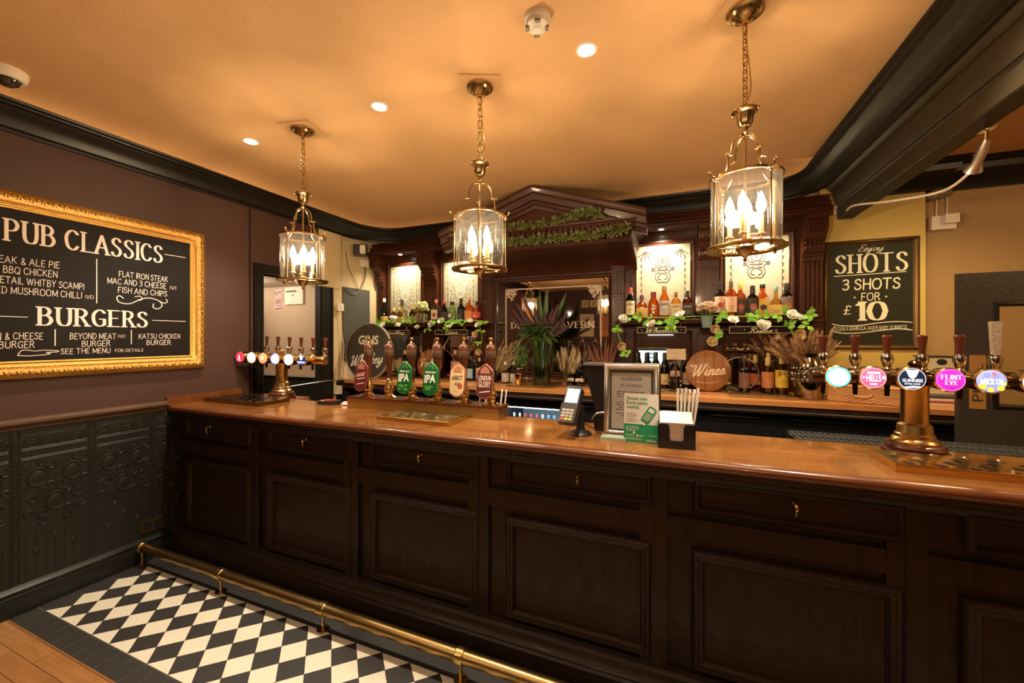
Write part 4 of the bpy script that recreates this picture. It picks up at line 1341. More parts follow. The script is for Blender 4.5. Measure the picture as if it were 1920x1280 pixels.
bottle('clear square gin bottle with coral red cap and red emblem', -2.63, 4.08, SH, .285, .046, 'spirit', (.95, .88, .80), (.58, .14, .08), (.80, .70, .58), (.16, .56), g, square=True, ink=(.45, .06, .04), emblem=(.55, .10, .06))
bottle('dark gin bottle with red cap and pink script on label', -2.52, 4.08, SH, .262, .046, 'slope', (.07, .035, .035), (.42, .06, .05), (.045, .02, .02), (.14, .50), g, ink=(.62, .25, .25))
bottle('pale green gin bottle with round black and white emblem', -2.41, 4.08, SH, .255, .052, 'slope', (.72, .86, .58), BLK, None, group=g)
bottle('black gin bottle with long black cap and slanted cream label', -2.29, 4.08, SH, .285, .048, 'round', (.05, .045, .04), BLK, (.03, .028, .025), (.14, .54), g, (.76, 1.0), ink=(.55, .42, .25))
bottle('orange gin bottle with white triangle print on the left shelf', -2.185, 4.08, SH, .275, .050, 'spirit', (.95, .42, .14), (.66, .26, .12), (.86, .34, .12), (.10, .50), g, ink=(.85, .78, .65))
bottle('red and clear gin bottle with black cap at shelf end', -2.085, 4.08, SH, .240, .048, 'round', (.95, .50, .36), BLK, (.72, .10, .06), (.22, .50), g, ink=(.85, .75, .65))
# the round emblem of the pale green bottle
for o in [q for q in COL.objects if q.get('label', '').startswith('pale green gin bottle')]:
    m = MB()
    m.lathe([(.0, -.0545), (.034, -.0545), (.036, -.0535), (.036, -.050)], 24, (0, 0, .085), True, 'Y')
    e1 = m.build('emblem', pt((.03, .03, .025)), o, smooth=0)
    m = MB()
    m.lathe([(.0, -.0555), (.025, -.0555), (.025, -.054)], 24, (0, 0, .085), True, 'Y')
    printed(m, 'B', .02, (0, -.0558, .075), align='c')
    m.build('emblem_centre', pt((.75, .72, .58)), e1, smooth=0)
g = 'whiskey bottles on the right shelf'
bottle('dark green whiskey bottle with cream label and red cap, leftmost whiskey', -.385, 4.06, SH, .318, .041, 'wine', (.05, .09, .035), (.50, .09, .05), (.80, .68, .42), (.15, .58), g, (.80, 1.0), text='JAMESON', ink=(.10, .07, .04), neck=(.75, .62, .40))
bottle('squat amber whiskey bottle with dark cap beside green whiskey bottle', -.278, 4.06, SH, .240, .050, 'round', AMB, (.10, .06, .05), (.82, .50, .14), (.12, .46), g, ink=(.55, .30, .08))
bottle('amber blended whiskey bottle with dark red cap and crest', -.170, 4.06, SH, .268, .050, 'slope', (.80, .33, .06), (.34, .03, .03), None, group=g, capz=(.78, 1.0))
bottle('tallest amber whiskey bottle with peach cap and white label', -.072, 4.06, SH, .322, .047, 'slope', (.90, .46, .10), (.80, .48, .26), (.74, .66, .60), (.12, .54), g, (.86, 1.0), text='X', ink=(.10, .06, .16))
bottle('square honey whiskey bottle with cream label and gold cap', .030, 4.06, SH, .255, .043, 'spirit', (.92, .60, .20), (.20, .13, .05), (.82, .66, .36), (.12, .56), g, square=True, text="JACK DANIEL'S", ink=(.15, .09, .05))
bottle('square black label whiskey bottle with black cap, rightmost whiskey', .130, 4.06, SH, .262, .043, 'spirit', DKAMB, BLK, (.045, .035, .035), (.10, .54), g, (.80, 1.0), square=True, text="JACK DANIEL'S", ink=(.50, .44, .38))
for o in [q for q in COL.objects if q.get('label', '').startswith('amber blended whiskey')]:
    m = MB()
    for k in range(3): m.box(-.012 - .006 * (k == 1), -.0525, .06 + k * .03, .012 + .006 * (k == 1), -.0495, .082 + k * .03)
    m.build('crest', pt((.75, .62, .40)), o, smooth=0)
g = 'rum bottles on the right shelf'
bottle('dark rum bottle with pink white label and long black cap', .405, 4.10, SH, .335, .044, 'spirit', (.40, .16, .06), BLK, (.74, .48, .36), (.16, .60), g, (.78, 1.0), ink=(.50, .10, .06), emblem=(.45, .10, .05))
bottle('reddish amber rum bottle with pale cross label, second from left', .487, 4.045, SH, .330, .045, 'spirit', (.86, .34, .08), (.12, .08, .03), (.76, .46, .30), (.16, .58), g, (.82, 1.0), ink=(.45, .12, .06), neck=(.70, .42, .08))
bottle('amber bottle with gold neck and large dark round label', .570, 4.115, SH, .325, .047, 'round', (.84, .36, .08), (.62, .40, .08), (.10, .045, .03), (.10, .56), g, (.78, 1.0), ink=(.70, .45, .35), emblem=(.42, .10, .06))
bottle('very dark rum bottle with black cap and brown oval label', .655, 4.05, SH, .285, .048, 'round', (.10, .045, .025), BLK, (.035, .018, .014), (.10, .60), g, (.74, 1.0), ink=(.66, .40, .32), emblem=(.40, .10, .07))
bottle('orange rum bottle with yellow label and dark sun emblem', .742, 4.115, SH, .300, .046, 'slope', (.90, .38, .07), BLK, (.80, .48, .10), (.08, .56), g, (.88, 1.0), ink=(.12, .06, .03), emblem=(.06, .035, .03), square=True)
bottle('pale gold rum bottle with teal cap and scroll label', .832, 4.05, SH, .270, .052, 'globe', (.92, .66, .22), (.20, .42, .34), (.72, .48, .12), (.10, .40), g, ink=(.20, .12, .04))
bottle('dark spiced rum bottle with black cap at right shelf end', .922, 4.11, SH, .300, .047, 'round', (.10, .045, .03), BLK, (.20, .12, .09), (.10, .60), g, (.78, 1.0), ink=(.75, .55, .42), emblem=(.45, .12, .07))

g = 'bottles standing on the left of the back worktop'
bottle('tall brown whisky bottle with cork stopper behind the second pump', -3.06, 4.05, BC, .335, .042, 'wine', (.30, .13, .04), (.66, .46, .20), (.66, .56, .40), (.42, .60), g)
bottle('stout dark whisky bottle with round cream label behind first green clip', -2.95, 4.00, BC, .270, .050, 'round', (.20, .09, .04), (.10, .06, .03), (.70, .48, .30), (.12, .52), g, emblem=(.12, .05, .03))
bottle('rose patterned gin bottle with rounded shoulders behind second green clip', -2.335, 4.02, BC, .345, .050, 'spirit', (.85, .60, .46), (.55, .34, .24), (.55, .30, .22), (.20, .62), g, ink=(.30, .12, .10))
bottle('pale blue square gin bottle standing left of its twin', -2.22, 4.02, BC, .265, .040, 'spirit', (.45, .72, .82), (.10, .10, .12), (.42, .60, .68), (.10, .50), g, square=True, ink=(.75, .80, .82))
bottle('pale blue square gin bottle standing right of its twin', -2.125, 4.02, BC, .275, .040, 'spirit', (.40, .68, .80), (.08, .08, .10), (.36, .55, .64), (.10, .50), g, square=True, ink=(.75, .80, .82))
bottle('cream labelled bottle behind the cream pump clip', -2.03, 4.04, BC, .260, .042, 'spirit', (.90, .80, .62), (.60, .55, .45), (.72, .60, .42), (.10, .56), g, ink=(.40, .25, .12))
bottle('dark plum liqueur decanter bottle between cream and brown clips', -1.92, 3.98, BC, .270, .052, 'decanter', (.16, .04, .05), (.10, .03, .03), (.10, .03, .035), (.12, .44), g, ink=(.45, .30, .30))
g = 'bottles standing in the middle of the back worktop'
bottle('frosted clear bottle right of the brown London pump clip', -1.66, 3.92, BC, .230, .042, 'spirit', (.84, .84, .78), (.70, .68, .60), (.52, .48, .40), (.08, .48), g, ink=(.35, .32, .28))
bottle('second frosted clear bottle left of the copper cup', -1.56, 3.92, BC, .230, .042, 'round', (.84, .84, .80), (.66, .64, .58), (.54, .50, .42), (.08, .46), g, ink=(.35, .32, .28))
bottle('dark blue gin bottle with white label, right of dried grass', -.96, 3.98, BC, .235, .042, 'spirit', (.14, .16, .26), (.30, .28, .26), (.74, .62, .48), (.20, .34), g, ink=(.2, .16, .14), square=True)
bottle('dark blue gin bottle with white label, beside the till', -.86, 3.96, BC, .235, .042, 'spirit', (.14, .16, .26), (.12, .10, .10), (.74, .62, .48), (.20, .34), g, ink=(.2, .16, .14), square=True)
bottle('dark blue gin bottle at the back behind its pair', -.91, 4.10, BC, .270, .040, 'spirit', (.12, .14, .24), (.40, .36, .32), None, group=g, square=True)
bottle('clear vodka bottle behind the left edge of the till', -.76, 4.05, BC, .240, .040, 'wine', (.72, .74, .78), (.50, .48, .46), (.42, .40, .42), (.12, .45), g, ink=(.7, .66, .6))
g = 'wine bottles beside the wooden wines disc'
bottle('dark wine bottle behind the till at the left of the row', -.325, 4.08, BC, .335, .040, 'wine', (.03, .04, .03), (.03, .03, .05), (.62, .50, .32), (.12, .42), g, (.80, 1.0))
bottle('dark wine bottle with black cap, second behind the till', -.235, 4.08, BC, .335, .040, 'wine', (.03, .04, .03), BLK, (.62, .50, .32), (.12, .42), g, (.80, 1.0))
bottle('wine bottle with dark green cap in front of bright mirror', -.155, 4.08, BC, .340, .040, 'wine', (.03, .05, .03), (.015, .06, .045), (.62, .50, .32), (.12, .42), g, (.78, 1.0))
bottle('wine bottle with yellow banded cap left of the paper card', -.072, 4.08, BC, .335, .040, 'wine', (.04, .06, .03), (.05, .06, .03), (.72, .52, .22), (.12, .42), g, (.78, 1.0), neck=(.75, .55, .05))
bottle('wine bottle standing directly behind the paper card', .020, 4.02, BC, .300, .042, 'wine', (.03, .03, .025), (.20, .10, .09), (.60, .36, .24), (.42, .60), g, (.80, 1.0))
bottle('wine bottle with deep red cap left of the wines disc', .125, 4.115, BC, .330, .042, 'wine', (.05, .02, .02), (.10, .015, .02), (.68, .44, .28), (.14, .48), g, (.78, 1.0))
g = 'rum bottles on the brass tray right of the hoop'
bottle('dark rum bottle with busy brown label inside wire hoop', .575, 3.93, BC + .0235, .310, .043, 'wine', (.08, .035, .025), (.07, .03, .02), (.20, .08, .055), (.10, .52), g, (.84, 1.0), ink=(.55, .32, .22))
bottle('amber rum bottle with orange label standing at the back', .690, 4.135, BC, .330, .044, 'wine', (.66, .25, .05), (.62, .42, .14), (.62, .17, .05), (.20, .50), g, (.78, 1.0), ink=(.75, .55, .35))
bottle('amber rum bottle with orange brown label at the tray front', .745, 3.92, BC + .0235, .290, .043, 'wine', (.55, .20, .05), (.60, .38, .14), (.58, .20, .07), (.14, .60), g, (.76, 1.0), ink=(.80, .60, .40))
bottle('golden rum bottle with round yellow label at right of tray', .842, 3.90, BC + .0235, .310, .046, 'wine', (.60, .30, .06), (.55, .36, .10), (.82, .52, .04), (.16, .62), g, (.78, 1.0), text='R', ink=(.35, .16, .03), tsize=.035)
bottle('slim gold necked rum bottle behind the golden one', .790, 4.14, BC, .350, .040, 'wine', (.62, .26, .05), (.62, .42, .12), None, group=g, capz=(.76, 1.0))
for k in range(9):
    cols = [(.75, .80, .85), (.80, .85, .9), (.70, .10, .08), (.70, .10, .08), (.70, .12, .10), (.85, .85, .9), (.30, .45, .60), (.30, .45, .60), (.80, .3, .2)]
    names = ['white capped mixer', 'silver capped mixer', 'red capped mixer', 'crimson capped mixer', 'scarlet capped mixer', 'clear capped mixer', 'blue capped mixer', 'steel blue capped mixer', 'orange capped mixer']
    where = ['leftmost', 'second', 'third', 'fourth', 'middle', 'sixth', 'seventh', 'eighth', 'rightmost']
    bottle(f'{names[k]} bottle on the fridge shelf, {where[k]} in the row' if k not in (1, 2, 3, 5, 6, 7) else f'{names[k]} bottle on the fridge shelf, {where[k]} from left', -1.51 + k * .061, 3.80, .6115, .235, .026, 'wine', (.70, .82, .92), cols[k], (.35, .50, .62) if k % 2 else (.62, .20, .16), (.2, .5), 'mixer bottles in the glowing fridge')

# ------------------------------------------------------------------ hanging name boards under the shelves
def name_board(txt, x0_, x1_, zb, zt, label):
    cx = (x0_ + x1_) / 2
    t = thing('name_board', label, 'sign', (cx, 3.985, zb), 0, 'black name boards hanging under the shelves')
    hw, h = (x1_ - x0_) / 2, zt - zb
    m = MB()
    m.box(-hw, -.006, 0, hw, .006, h)
    m.build('board', 'chalk', t, smooth=0)
    m = MB()
    for a, b in (((-hw + .012, .010), (hw - .012, .010)), ((-hw + .012, h - .010), (hw - .012, h - .010)), ((-hw + .012, .010), (-hw + .012, h - .010)), ((hw - .012, .010), (hw - .012, h - .010))):
        line(m, (a[0], -.0068, a[1]), (b[0], -.0068, b[1]), .004)
    m.build('gold_border', pt((.72, .50, .20)), t, smooth=0)
    m = MB()
    wd = min(.62 * 2 * hw, .042 * len(txt))
    write(m, txt, .040, (0, -.0068, .017), style='script', width=wd, weight=.85)
    for s_ in (-1, 1): m.add([(s_ * (wd / 2 + .035) + .004 * math.cos(k * PI / 3), -.0068, h / 2 + .004 * math.sin(k * PI / 3)) for k in range(6)], [tuple(range(6))])
    m.build('lettering', 'sign_white', t, smooth=0)
    for s_ in (-.75, .75):
        m = MB()
        m.tube([(s_ * hw, 0, h), (s_ * hw, 0, 1.746 - zb)], .0025, 6)
        m.ball((s_ * hw, 0, h + .008), .007, 8, 6)
        m.build('hook', 'brass', t)
name_board('Sparkling', -3.37, -2.93, 1.645, 1.715, 'black board lettered Sparkling under the left shelf')
name_board('Gins', -2.59, -2.14, 1.645, 1.715, 'black board lettered Gins under the left shelf')
name_board('Whiskies', -.325, .125, 1.650, 1.724, 'black board lettered Whiskies under the right shelf')
name_board('Rums', .455, .95, 1.645, 1.722, 'black board lettered Rums under the right shelf')

# ------------------------------------------------------------------ discs
def disc(name, label, x, y, z, r, mt_, cat, tilt, lines_, planks=5, ink='sign_white', extra=None):
    t = thing(name, label, cat, (x, y, z))
    t.rotation_euler = (R(tilt), 0, 0)
    m = MB()
    m.lathe([(0, -.016), (r - .008, -.016), (r, -.010), (r, .014), (0, .014)], 56, (0, 0, r), True, 'Y')
    m.build('wooden_disc', mt_, t, smooth=40)
    m = MB()
    for k in range(1, planks):
        xx = -r + 2 * r * k / planks + .01
        hh = math.sqrt(r * r - xx * xx) * .97
        line(m, (xx, -.0165, r - hh), (xx, -.0165, r + hh), .003)
    m.build('plank_joint', 'void', t, smooth=0)
    for txt, sz, st_, dx, dz, wd, wt in lines_:
        m = MB()
        if st_ == 'bold': printed(m, txt, sz, (dx, -.0172, r + dz), align='c', width=wd, bold=.03)
        else: write(m, txt, sz, (dx, -.0172, r + dz), style=st_, width=wd, weight=wt, ux=(math.cos(R(6)), 0, math.sin(R(6))))
        if extra and txt == lines_[-1][0]: curve2(m, extra, .003, (0, -.0172, r))
        m.build('lettering', ink, t, smooth=0)
    return t
t = disc('barrel_lid_sign', 'large dark round barrel lid lettered GINS and Whiskey at the left', -3.255, 3.60, BC + .003, .325, 'barrel', 'sign', -6, [('GINS', .10, 'bold', 0, .085, .29, .95), ('E', .05, 'script', -.02, .01, None, 1), ('Whiskey', .12, 'script', -.01, -.15, .46, .9)])
m = MB()
m.lathe([(.315, -.018), (.327, -.018), (.328, .016), (.315, .016), (.315, -.018)], 56, (0, 0, .325), False, 'Y')
m.build('rim_band', mat('worn_pale_rim', (.26, .21, .15), .5), t)
disc('wooden_disc_sign', 'round light brown wooden disc lettered Wines on the back worktop', .298, 3.99, BC + .003, .185, 'wine_disc', 'sign', -8, [('Wines', .105, 'script', .0, -.045, .27, 1.1)], 5, pt((.82, .62, .42)), [(-.10, -.10), (-.02, -.115), (.08, -.097)])
disc('small_disc_sign', 'round brown wooden disc lettered Vodka half hidden behind the green clips', -2.70, 4.02, BC + .003, .17, 'wine_disc', 'sign', -8, [('Vodka', .10, 'script', .0, -.03, .26, 1.4)], 5, pt((.86, .76, .62)))
hp = thing('wire_hoop', 'thin metal wire hoop standing behind the dark rum bottle', 'hoop', (.56, 4.06, 1.13))
m = MB()
m.tube([(.145 * math.cos(2 * PI * k / 48), 0, .165 + .145 * math.sin(2 * PI * k / 48)) for k in range(48)], .004, 8, closed=True)
m.build('ring', 'silver', hp)
m = MB()
m.box(-.05, -.04, 0, .05, .04, .012)
m.tube([(0, 0, .012), (0, 0, .022)], .006, 8)
m.build('foot', 'silver', hp)
cd = thing('paper_card', 'cream printed paper card propped against the wine bottles', 'card', (.03, 3.92, BC))
m = MB()
m.X = RX(-6)
m.box(-.082, -.001, .285, .082, .001, .385)
m.build('card', 'paper_tan', cd, smooth=0)
m = MB()
m.X = RX(-6)
printed(m, 'HARDYS', .010, (0, -.0016, .333), align='c')
for k, wd in enumerate((.06, .05, .03, .055)): line(m, (-wd, -.0016, .372 - k * .022 if k < 2 else .345 - k * .018), (wd, -.0016, .372 - k * .022 if k < 2 else .345 - k * .018), .0016)
m.build('print', 'ink_grey', cd, smooth=0)
m = MB()
m.X = RX(-6)
m.tube([(0, .004, .0), (0, .004, .30)], .006, 8)
m.X = Matrix.Identity(4)
m.box(-.03, -.03, 0, .03, .03, .006)
m.build('stand', 'black', cd)

# ------------------------------------------------------------------ brass drip trays
def drip_tray(label, x0_, y0_, x1_, y1_, z, h, holes, mt_='brass', rz=0, hole=.022):
    cx, cy = (x0_ + x1_) / 2, (y0_ + y1_) / 2
    t = thing('drip_tray', label, 'drip tray', (cx, cy, z), R(rz))
    hw, hd = (x1_ - x0_) / 2, (y1_ - y0_) / 2
    m = MB()
    e = .0025
    b = [(-hw, -hd), (hw, -hd), (hw, hd), (-hw, hd)]
    vs = [(x, y, 0) for x, y in b] + [(x, y, h - e) for x, y in b] + [(x * (1 - e / hw), y * (1 - e / hd), h) for x, y in b]
    m.add(vs, [(3, 2, 1, 0)] + [(i, (i + 1) % 4, (i + 1) % 4 + 4, i + 4) for i in range(4)] + [(i + 4, (i + 1) % 4 + 4, (i + 1) % 4 + 8, i + 8) for i in range(4)] + [(8, 9, 10, 11)])
    nx, ny = holes
    for j in range(ny):
        for i in range(nx - (j % 2)):
            x = -hw + 2 * hw * (i + .5 + .5 * (j % 2)) / nx
            y = -hd + 2 * hd * (j + .5) / ny
            m.cur = 0
            m.lathe([(hole, h + .0008), (hole * .80, h + .0018), (hole * .62, h + .0005)], 18, (x, y, 0), False)
            m.cur = 1
            m.add([(x + hole * .63 * math.cos(q * PI / 8), y + hole * .63 * math.sin(q * PI / 8), h + .0004) for q in range(16)], [tuple(range(16))])
    m.build('tray', [mt_, 'void'], t, smooth=30)
    return t
drip_tray('brass drip tray under the rum bottles on the back worktop', .437, 3.66, .900, 3.99, BC, .022, (7, 4), 'brass_old')
drip_tray('brass drip tray under the flower vase and copper cup', -1.52, 3.60, -1.05, 3.98, BC, .022, (7, 3), 'brass_old')
drip_tray('small brass drip tray behind the till below the wine bottles', -.24, 3.62, .16, 3.88, BC, .022, (6, 3), 'brass_old')

# ------------------------------------------------------------------ plants and flowers
def leaf(mb, p, d, up, L_, W_, bend=.15):
    p, d, up = Vector(p), Vector(d).normalized(), Vector(up)
    s_ = d.cross(up)
    if s_.length < 1e-4: s_ = d.cross(Vector((1, 0, 0)))
    s_.normalize()
    up = s_.cross(d)
    a = p + d * L_ * .45 + up * L_ * bend
    b = p + d * L_ - up * L_ * bend * .6
    c1, c2 = a + s_ * W_ / 2 - up * W_ * .12, a - s_ * W_ / 2 - up * W_ * .12
    q1 = p + d * L_ * .78 + s_ * W_ * .32 + up * L_ * bend * .5
    q2 = p + d * L_ * .78 - s_ * W_ * .32 + up * L_ * bend * .5
    mb.add([tuple(v) for v in (p, c1, q1, b, q2, c2, a)], [(0, 1, 6), (0, 6, 5), (1, 2, 3, 6), (6, 3, 4, 5)])
def rnd(a, b): return random.uniform(a, b)
def rose(mb, c, r, tilt):
    """overlapping cupped petals round a tight bud"""
    mb.X = T(*c) @ RX(tilt[0]) @ RZ(tilt[1]) @ RY(rnd(-25, 25))
    mb.ball((0, 0, r * .15), r * .34, 8, 6, sz=1.3)
    for n, r0, r1, h0, h1, wd in ((3, .16, .42, -.25, .85, 1.25), (4, .22, .66, -.35, .72, .95), (5, .26, .98, -.45, .42, .80)):
        a0 = rnd(0, 6)
        for k in range(n):
            a = a0 + 2 * PI * k / n + rnd(-.12, .12)
            hh = h1 * rnd(.85, 1.15)
            vs = []
            for i in range(5):
                u_ = i / 4
                for j in range(5):
                    v_ = (j - 2) / 2
                    ang = a + v_ * wd * math.sin(PI * (.12 + .70 * u_))
                    rad = r * (r0 + (r1 - r0) * u_ ** .8 + .10 * max(0, u_ - .7))
                    zz = r * (h0 + (hh - h0) * u_ ** .75 - .12 * u_ * v_ * v_)
                    vs.append((rad * math.cos(ang), rad * math.sin(ang), zz))
            mb.add(vs, [(i * 5 + j, i * 5 + j + 1, (i + 1) * 5 + j + 1, (i + 1) * 5 + j) for i in range(4) for j in range(4)])
    mb.X = Matrix.Identity(4)
def garland(label, origin, vine, roses, dry, leaves, group):
    t = thing('rose_garland', label, 'garland', origin, 0, group)
    O = Vector(origin)
    m = WB(origin)
    for v in vine: m.tube(spl(v, 4), .0035, 6)
    m.build('stem', 'leaf', t)
    m = WB(origin)
    for x, z, sz in leaves:
        for q in range(3):
            a = rnd(0, 2 * PI)
            leaf(m, (x + rnd(-.015, .015), 3.945 + rnd(-.02, .01), z + rnd(-.012, .012)), (math.cos(a), rnd(-.5, .1), math.sin(a) * .7), (0, -1, .3), sz * rnd(.65, 1.0), sz * .44)
    m.build('leaves', 'leaf', t, smooth=70)
    for x, z, r in roses:
        m = MB()
        rose(m, (x - O.x, 3.93 - O.y, z - O.z), r * .92, (rnd(20, 70), rnd(0, 90)))
        m.build('rose', 'petal', t, smooth=60)
    for x, z, r in dry:
        m = MB()
        rose(m, (x - O.x, 3.93 - O.y, z - O.z), r, (rnd(70, 130), rnd(0, 90)))
        m.build('rose', 'petal_dry', t, smooth=60)
g = 'white rose garlands along the back bar shelves'
garland('white rose garland with green leaves along the left shelf', (-2.66, 3.95, 1.79),
        [[(-3.46, 3.95, 1.80), (-3.3, 3.93, 1.812), (-3.0, 3.95, 1.80), (-2.7, 3.94, 1.81), (-2.4, 3.95, 1.80), (-2.1, 3.93, 1.812), (-1.88, 3.95, 1.79)], [(-2.02, 3.95, 1.80), (-1.97, 3.94, 1.72), (-1.96, 3.96, 1.60), (-1.99, 3.97, 1.50)]],
        [(-3.289, 1.775, .040), (-3.121, 1.845, .044), (-3.16, 1.86, .034), (-3.065, 1.765, .040), (-2.796, 1.736, .040), (-2.60, 1.775, .046), (-2.466, 1.805, .046), (-2.352, 1.742, .036), (-2.091, 1.800, .036), (-2.00, 1.752, .036)], [(-2.03, 1.655, .036), (-1.985, 1.46, .038)],
        [(-3.42, 1.80, .09), (-3.36, 1.815, .075), (-3.20, 1.825, .08), (-3.12, 1.79, .07), (-2.97, 1.82, .09), (-2.87, 1.845, .085), (-2.86, 1.80, .07), (-2.66, 1.72, .07), (-2.53, 1.81, .07), (-2.40, 1.80, .09), (-2.41, 1.735, .08), (-2.33, 1.79, .08), (-2.23, 1.767, .09), (-2.19, 1.80, .08), (-1.93, 1.78, .08), (-1.98, 1.69, .07), (-1.97, 1.56, .06)], g)
garland('white rose garland with green leaves along the right shelf', (.28, 3.95, 1.79),
        [[(-.44, 3.95, 1.80), (-.3, 3.93, 1.81), (.0, 3.95, 1.80), (.3, 3.94, 1.812), (.6, 3.95, 1.80), (.85, 3.93, 1.81), (1.06, 3.95, 1.80)], [(-.44, 3.95, 1.80), (-.49, 3.94, 1.70), (-.46, 3.96, 1.56), (-.42, 3.97, 1.44)], [(.36, 3.95, 1.79), (.36, 3.94, 1.68), (.34, 3.96, 1.58)], [(.96, 3.95, 1.80), (.90, 3.93, 1.73), (.94, 3.95, 1.62)]],
        [(-.438, 1.80, .046), (-.435, 1.775, .036), (-.191, 1.732, .044), (-.17, 1.755, .032), (.068, 1.825, .046), (.489, 1.764, .050), (.722, 1.715, .056), (.70, 1.735, .040), (.924, 1.80, .052), (.96, 1.785, .036)], [(.347, 1.695, .040), (.325, 1.580, .046), (.968, 1.642, .048), (.935, 1.60, .036), (-.455, 1.535, .042)],
        [(-.37, 1.795, .08), (-.28, 1.80, .09), (-.23, 1.785, .08), (-.07, 1.76, .10), (-.03, 1.74, .10), (.01, 1.73, .10), (.03, 1.80, .09), (.39, 1.818, .09), (.42, 1.79, .09), (.595, 1.785, .08), (.64, 1.805, .09), (.67, 1.80, .08), (.77, 1.796, .09), (.84, 1.81, .09), (1.02, 1.804, .09), (1.05, 1.794, .09), (1.03, 1.72, .09), (.885, 1.70, .08), (.35, 1.635, .09), (.365, 1.62, .08), (-.50, 1.70, .075), (-.49, 1.68, .06), (-.43, 1.45, .075), (-.40, 1.49, .06)], g)
# boxwood garlands on the pediment
def box_garland(label, pts, n, spread):
    o = pts[len(pts) // 2]
    t = thing('leaf_garland', label, 'garland', o, 0, 'leafy garlands on the pediment')
    m = WB(o)
    P = spl(pts, 6)
    m.tube(P, .005, 6)
    m.build('stem', 'stem', t)
    m = WB(o)
    for k in range(n):
        i = random.randrange(len(P) - 1)
        p = P[i].lerp(P[i + 1], random.random())
        a, b = rnd(0, 2 * PI), rnd(-.4, 1)
        d_ = Vector((math.cos(a) * rnd(.3, 1), -abs(math.sin(a)) * .8 - .1, rnd(-1, .9)))
        q = p + d_ * spread * rnd(.1, .7)
        leaf(m, q, d_ + Vector((rnd(-.4, .4), 0, rnd(-.3, .3))), (rnd(-.3, .3), -1, .5), rnd(.022, .036), rnd(.017, .026))
    m.build('leaves', 'leaf_box', t, smooth=0)
box_garland('upper leafy green garland lying on the pediment ledge', [(-2.02, 3.44, 2.66), (-1.70, 3.43, 2.645), (-1.40, 3.42, 2.64), (-1.18, 3.42, 2.635), (-.95, 3.42, 2.65), (-.80, 3.42, 2.68), (-.66, 3.42, 2.69), (-.58, 3.42, 2.655)], 620, .05)
box_garland('lower leafy green garland hanging below the dentil course', [(-2.04, 3.45, 2.545), (-1.70, 3.43, 2.52), (-1.44, 3.43, 2.505), (-1.18, 3.43, 2.50), (-.93, 3.43, 2.495), (-.70, 3.43, 2.495), (-.50, 3.43, 2.505), (-.36, 3.44, 2.535)], 900, .055)

def plume(mb, base, tip, w, n=70, droop=.0, k0=.3, hair=.06):
    """feathery seed head: many fine hairs round the end of a stalk"""
    b, e_ = Vector(base), Vector(tip)
    L_ = (e_ - b).length
    for i in range(n):
        u_ = k0 + (1 - k0) * random.random()
        p = b.lerp(e_, u_)
        d_ = (e_ - b).normalized()
        a = rnd(0, 2 * PI)
        s_ = d_.orthogonal().normalized()
        s2 = d_.cross(s_)
        out = (s_ * math.cos(a) + s2 * math.sin(a))
        prof = math.sin(PI * min(1, max(.08, (u_ - k0) / (1 - k0)))) ** .6
        q = p + out * w * prof * rnd(.5, 1) + d_ * hair * rnd(.5, 1) - Vector((0, 0, droop * rnd(.3, 1) * hair))
        sd = d_.cross(out).normalized() * rnd(.0012, .0028)
        mb.add([tuple(p - sd), tuple(p + sd), tuple(q)], [(0, 1, 2)])
def bunch(name, label, cat, loc, stalks, m_pl, m_st, n=60, hair=.05, w=.02, droop=0, k0=.35, group=None):
    t = thing(name, label, cat, loc, 0, group)
    m = MB()
    for b, e_ in stalks: m.tube([b, tuple(Vector(b).lerp(Vector(e_), .5) + Vector((rnd(-.01, .01), 0, 0))), e_], .0018, 5)
    m.build('stalks', m_st, t)
    m = MB()
    for b, e_ in stalks: plume(m, b, e_, w, n, droop, k0, hair)
    m.build('plumes', m_pl, t, smooth=0)
    return t
def vase(name, label, loc, prof, mt_, n=28, group=None, cat='vase'):
    t = thing(name, label, cat, loc, 0, group)
    m = MB()
    m.lathe(prof, n)
    m.build('vessel', mt_, t)
    return t
# big arrangement in the glass vase before the centre mirror
vz = BC + .0235
vs_ = thing('glass_vase', 'tall clear glass vase holding the purple flower arrangement', 'vase', (-1.225, 3.83, vz))
m = MB()
m.lathe([(0, 0), (.095, 0), (.098, .006), (.090, .16), (.100, .33), (.110, .42)], 32, cap=False)
m.build('vessel', 'vase_glass', vs_)
m = MB()
m.lathe([(0, .012), (.088, .012), (.084, .16), (.080, .17), (0, .17)], 28)
m.build('water', glass('vase_water', (.42, .46, .24), .05), vs_)
fa = thing('flower_arrangement', 'large arrangement of purple plumes, palm leaves and orange spikes in vase', 'flowers', (-1.225, 3.83, vz))
m = MB()
for k in range(26):
    a = rnd(0, 2 * PI)
    m.tube([(rnd(-.05, .05), rnd(-.05, .05), .02), (.07 * math.cos(a), .06 * math.sin(a), .30), (.10 * math.cos(a), .08 * math.sin(a), .45)], .0035, 5)
m.build('stems', 'leaf_dark', fa)
m = MB()
for k in range(210):
    a, b = rnd(0, 2 * PI), rnd(-.55, .5)
    d_ = Vector((math.cos(a), math.sin(a) * .6 - .25, b))
    leaf(m, (rnd(-.09, .09), rnd(-.08, .0), rnd(.46, .58)), d_, (0, -.4, 1), rnd(.12, .22), rnd(.014, .026), .08)
m.build('palm_leaves', 'leaf_dark', fa, smooth=0)
m = MB()
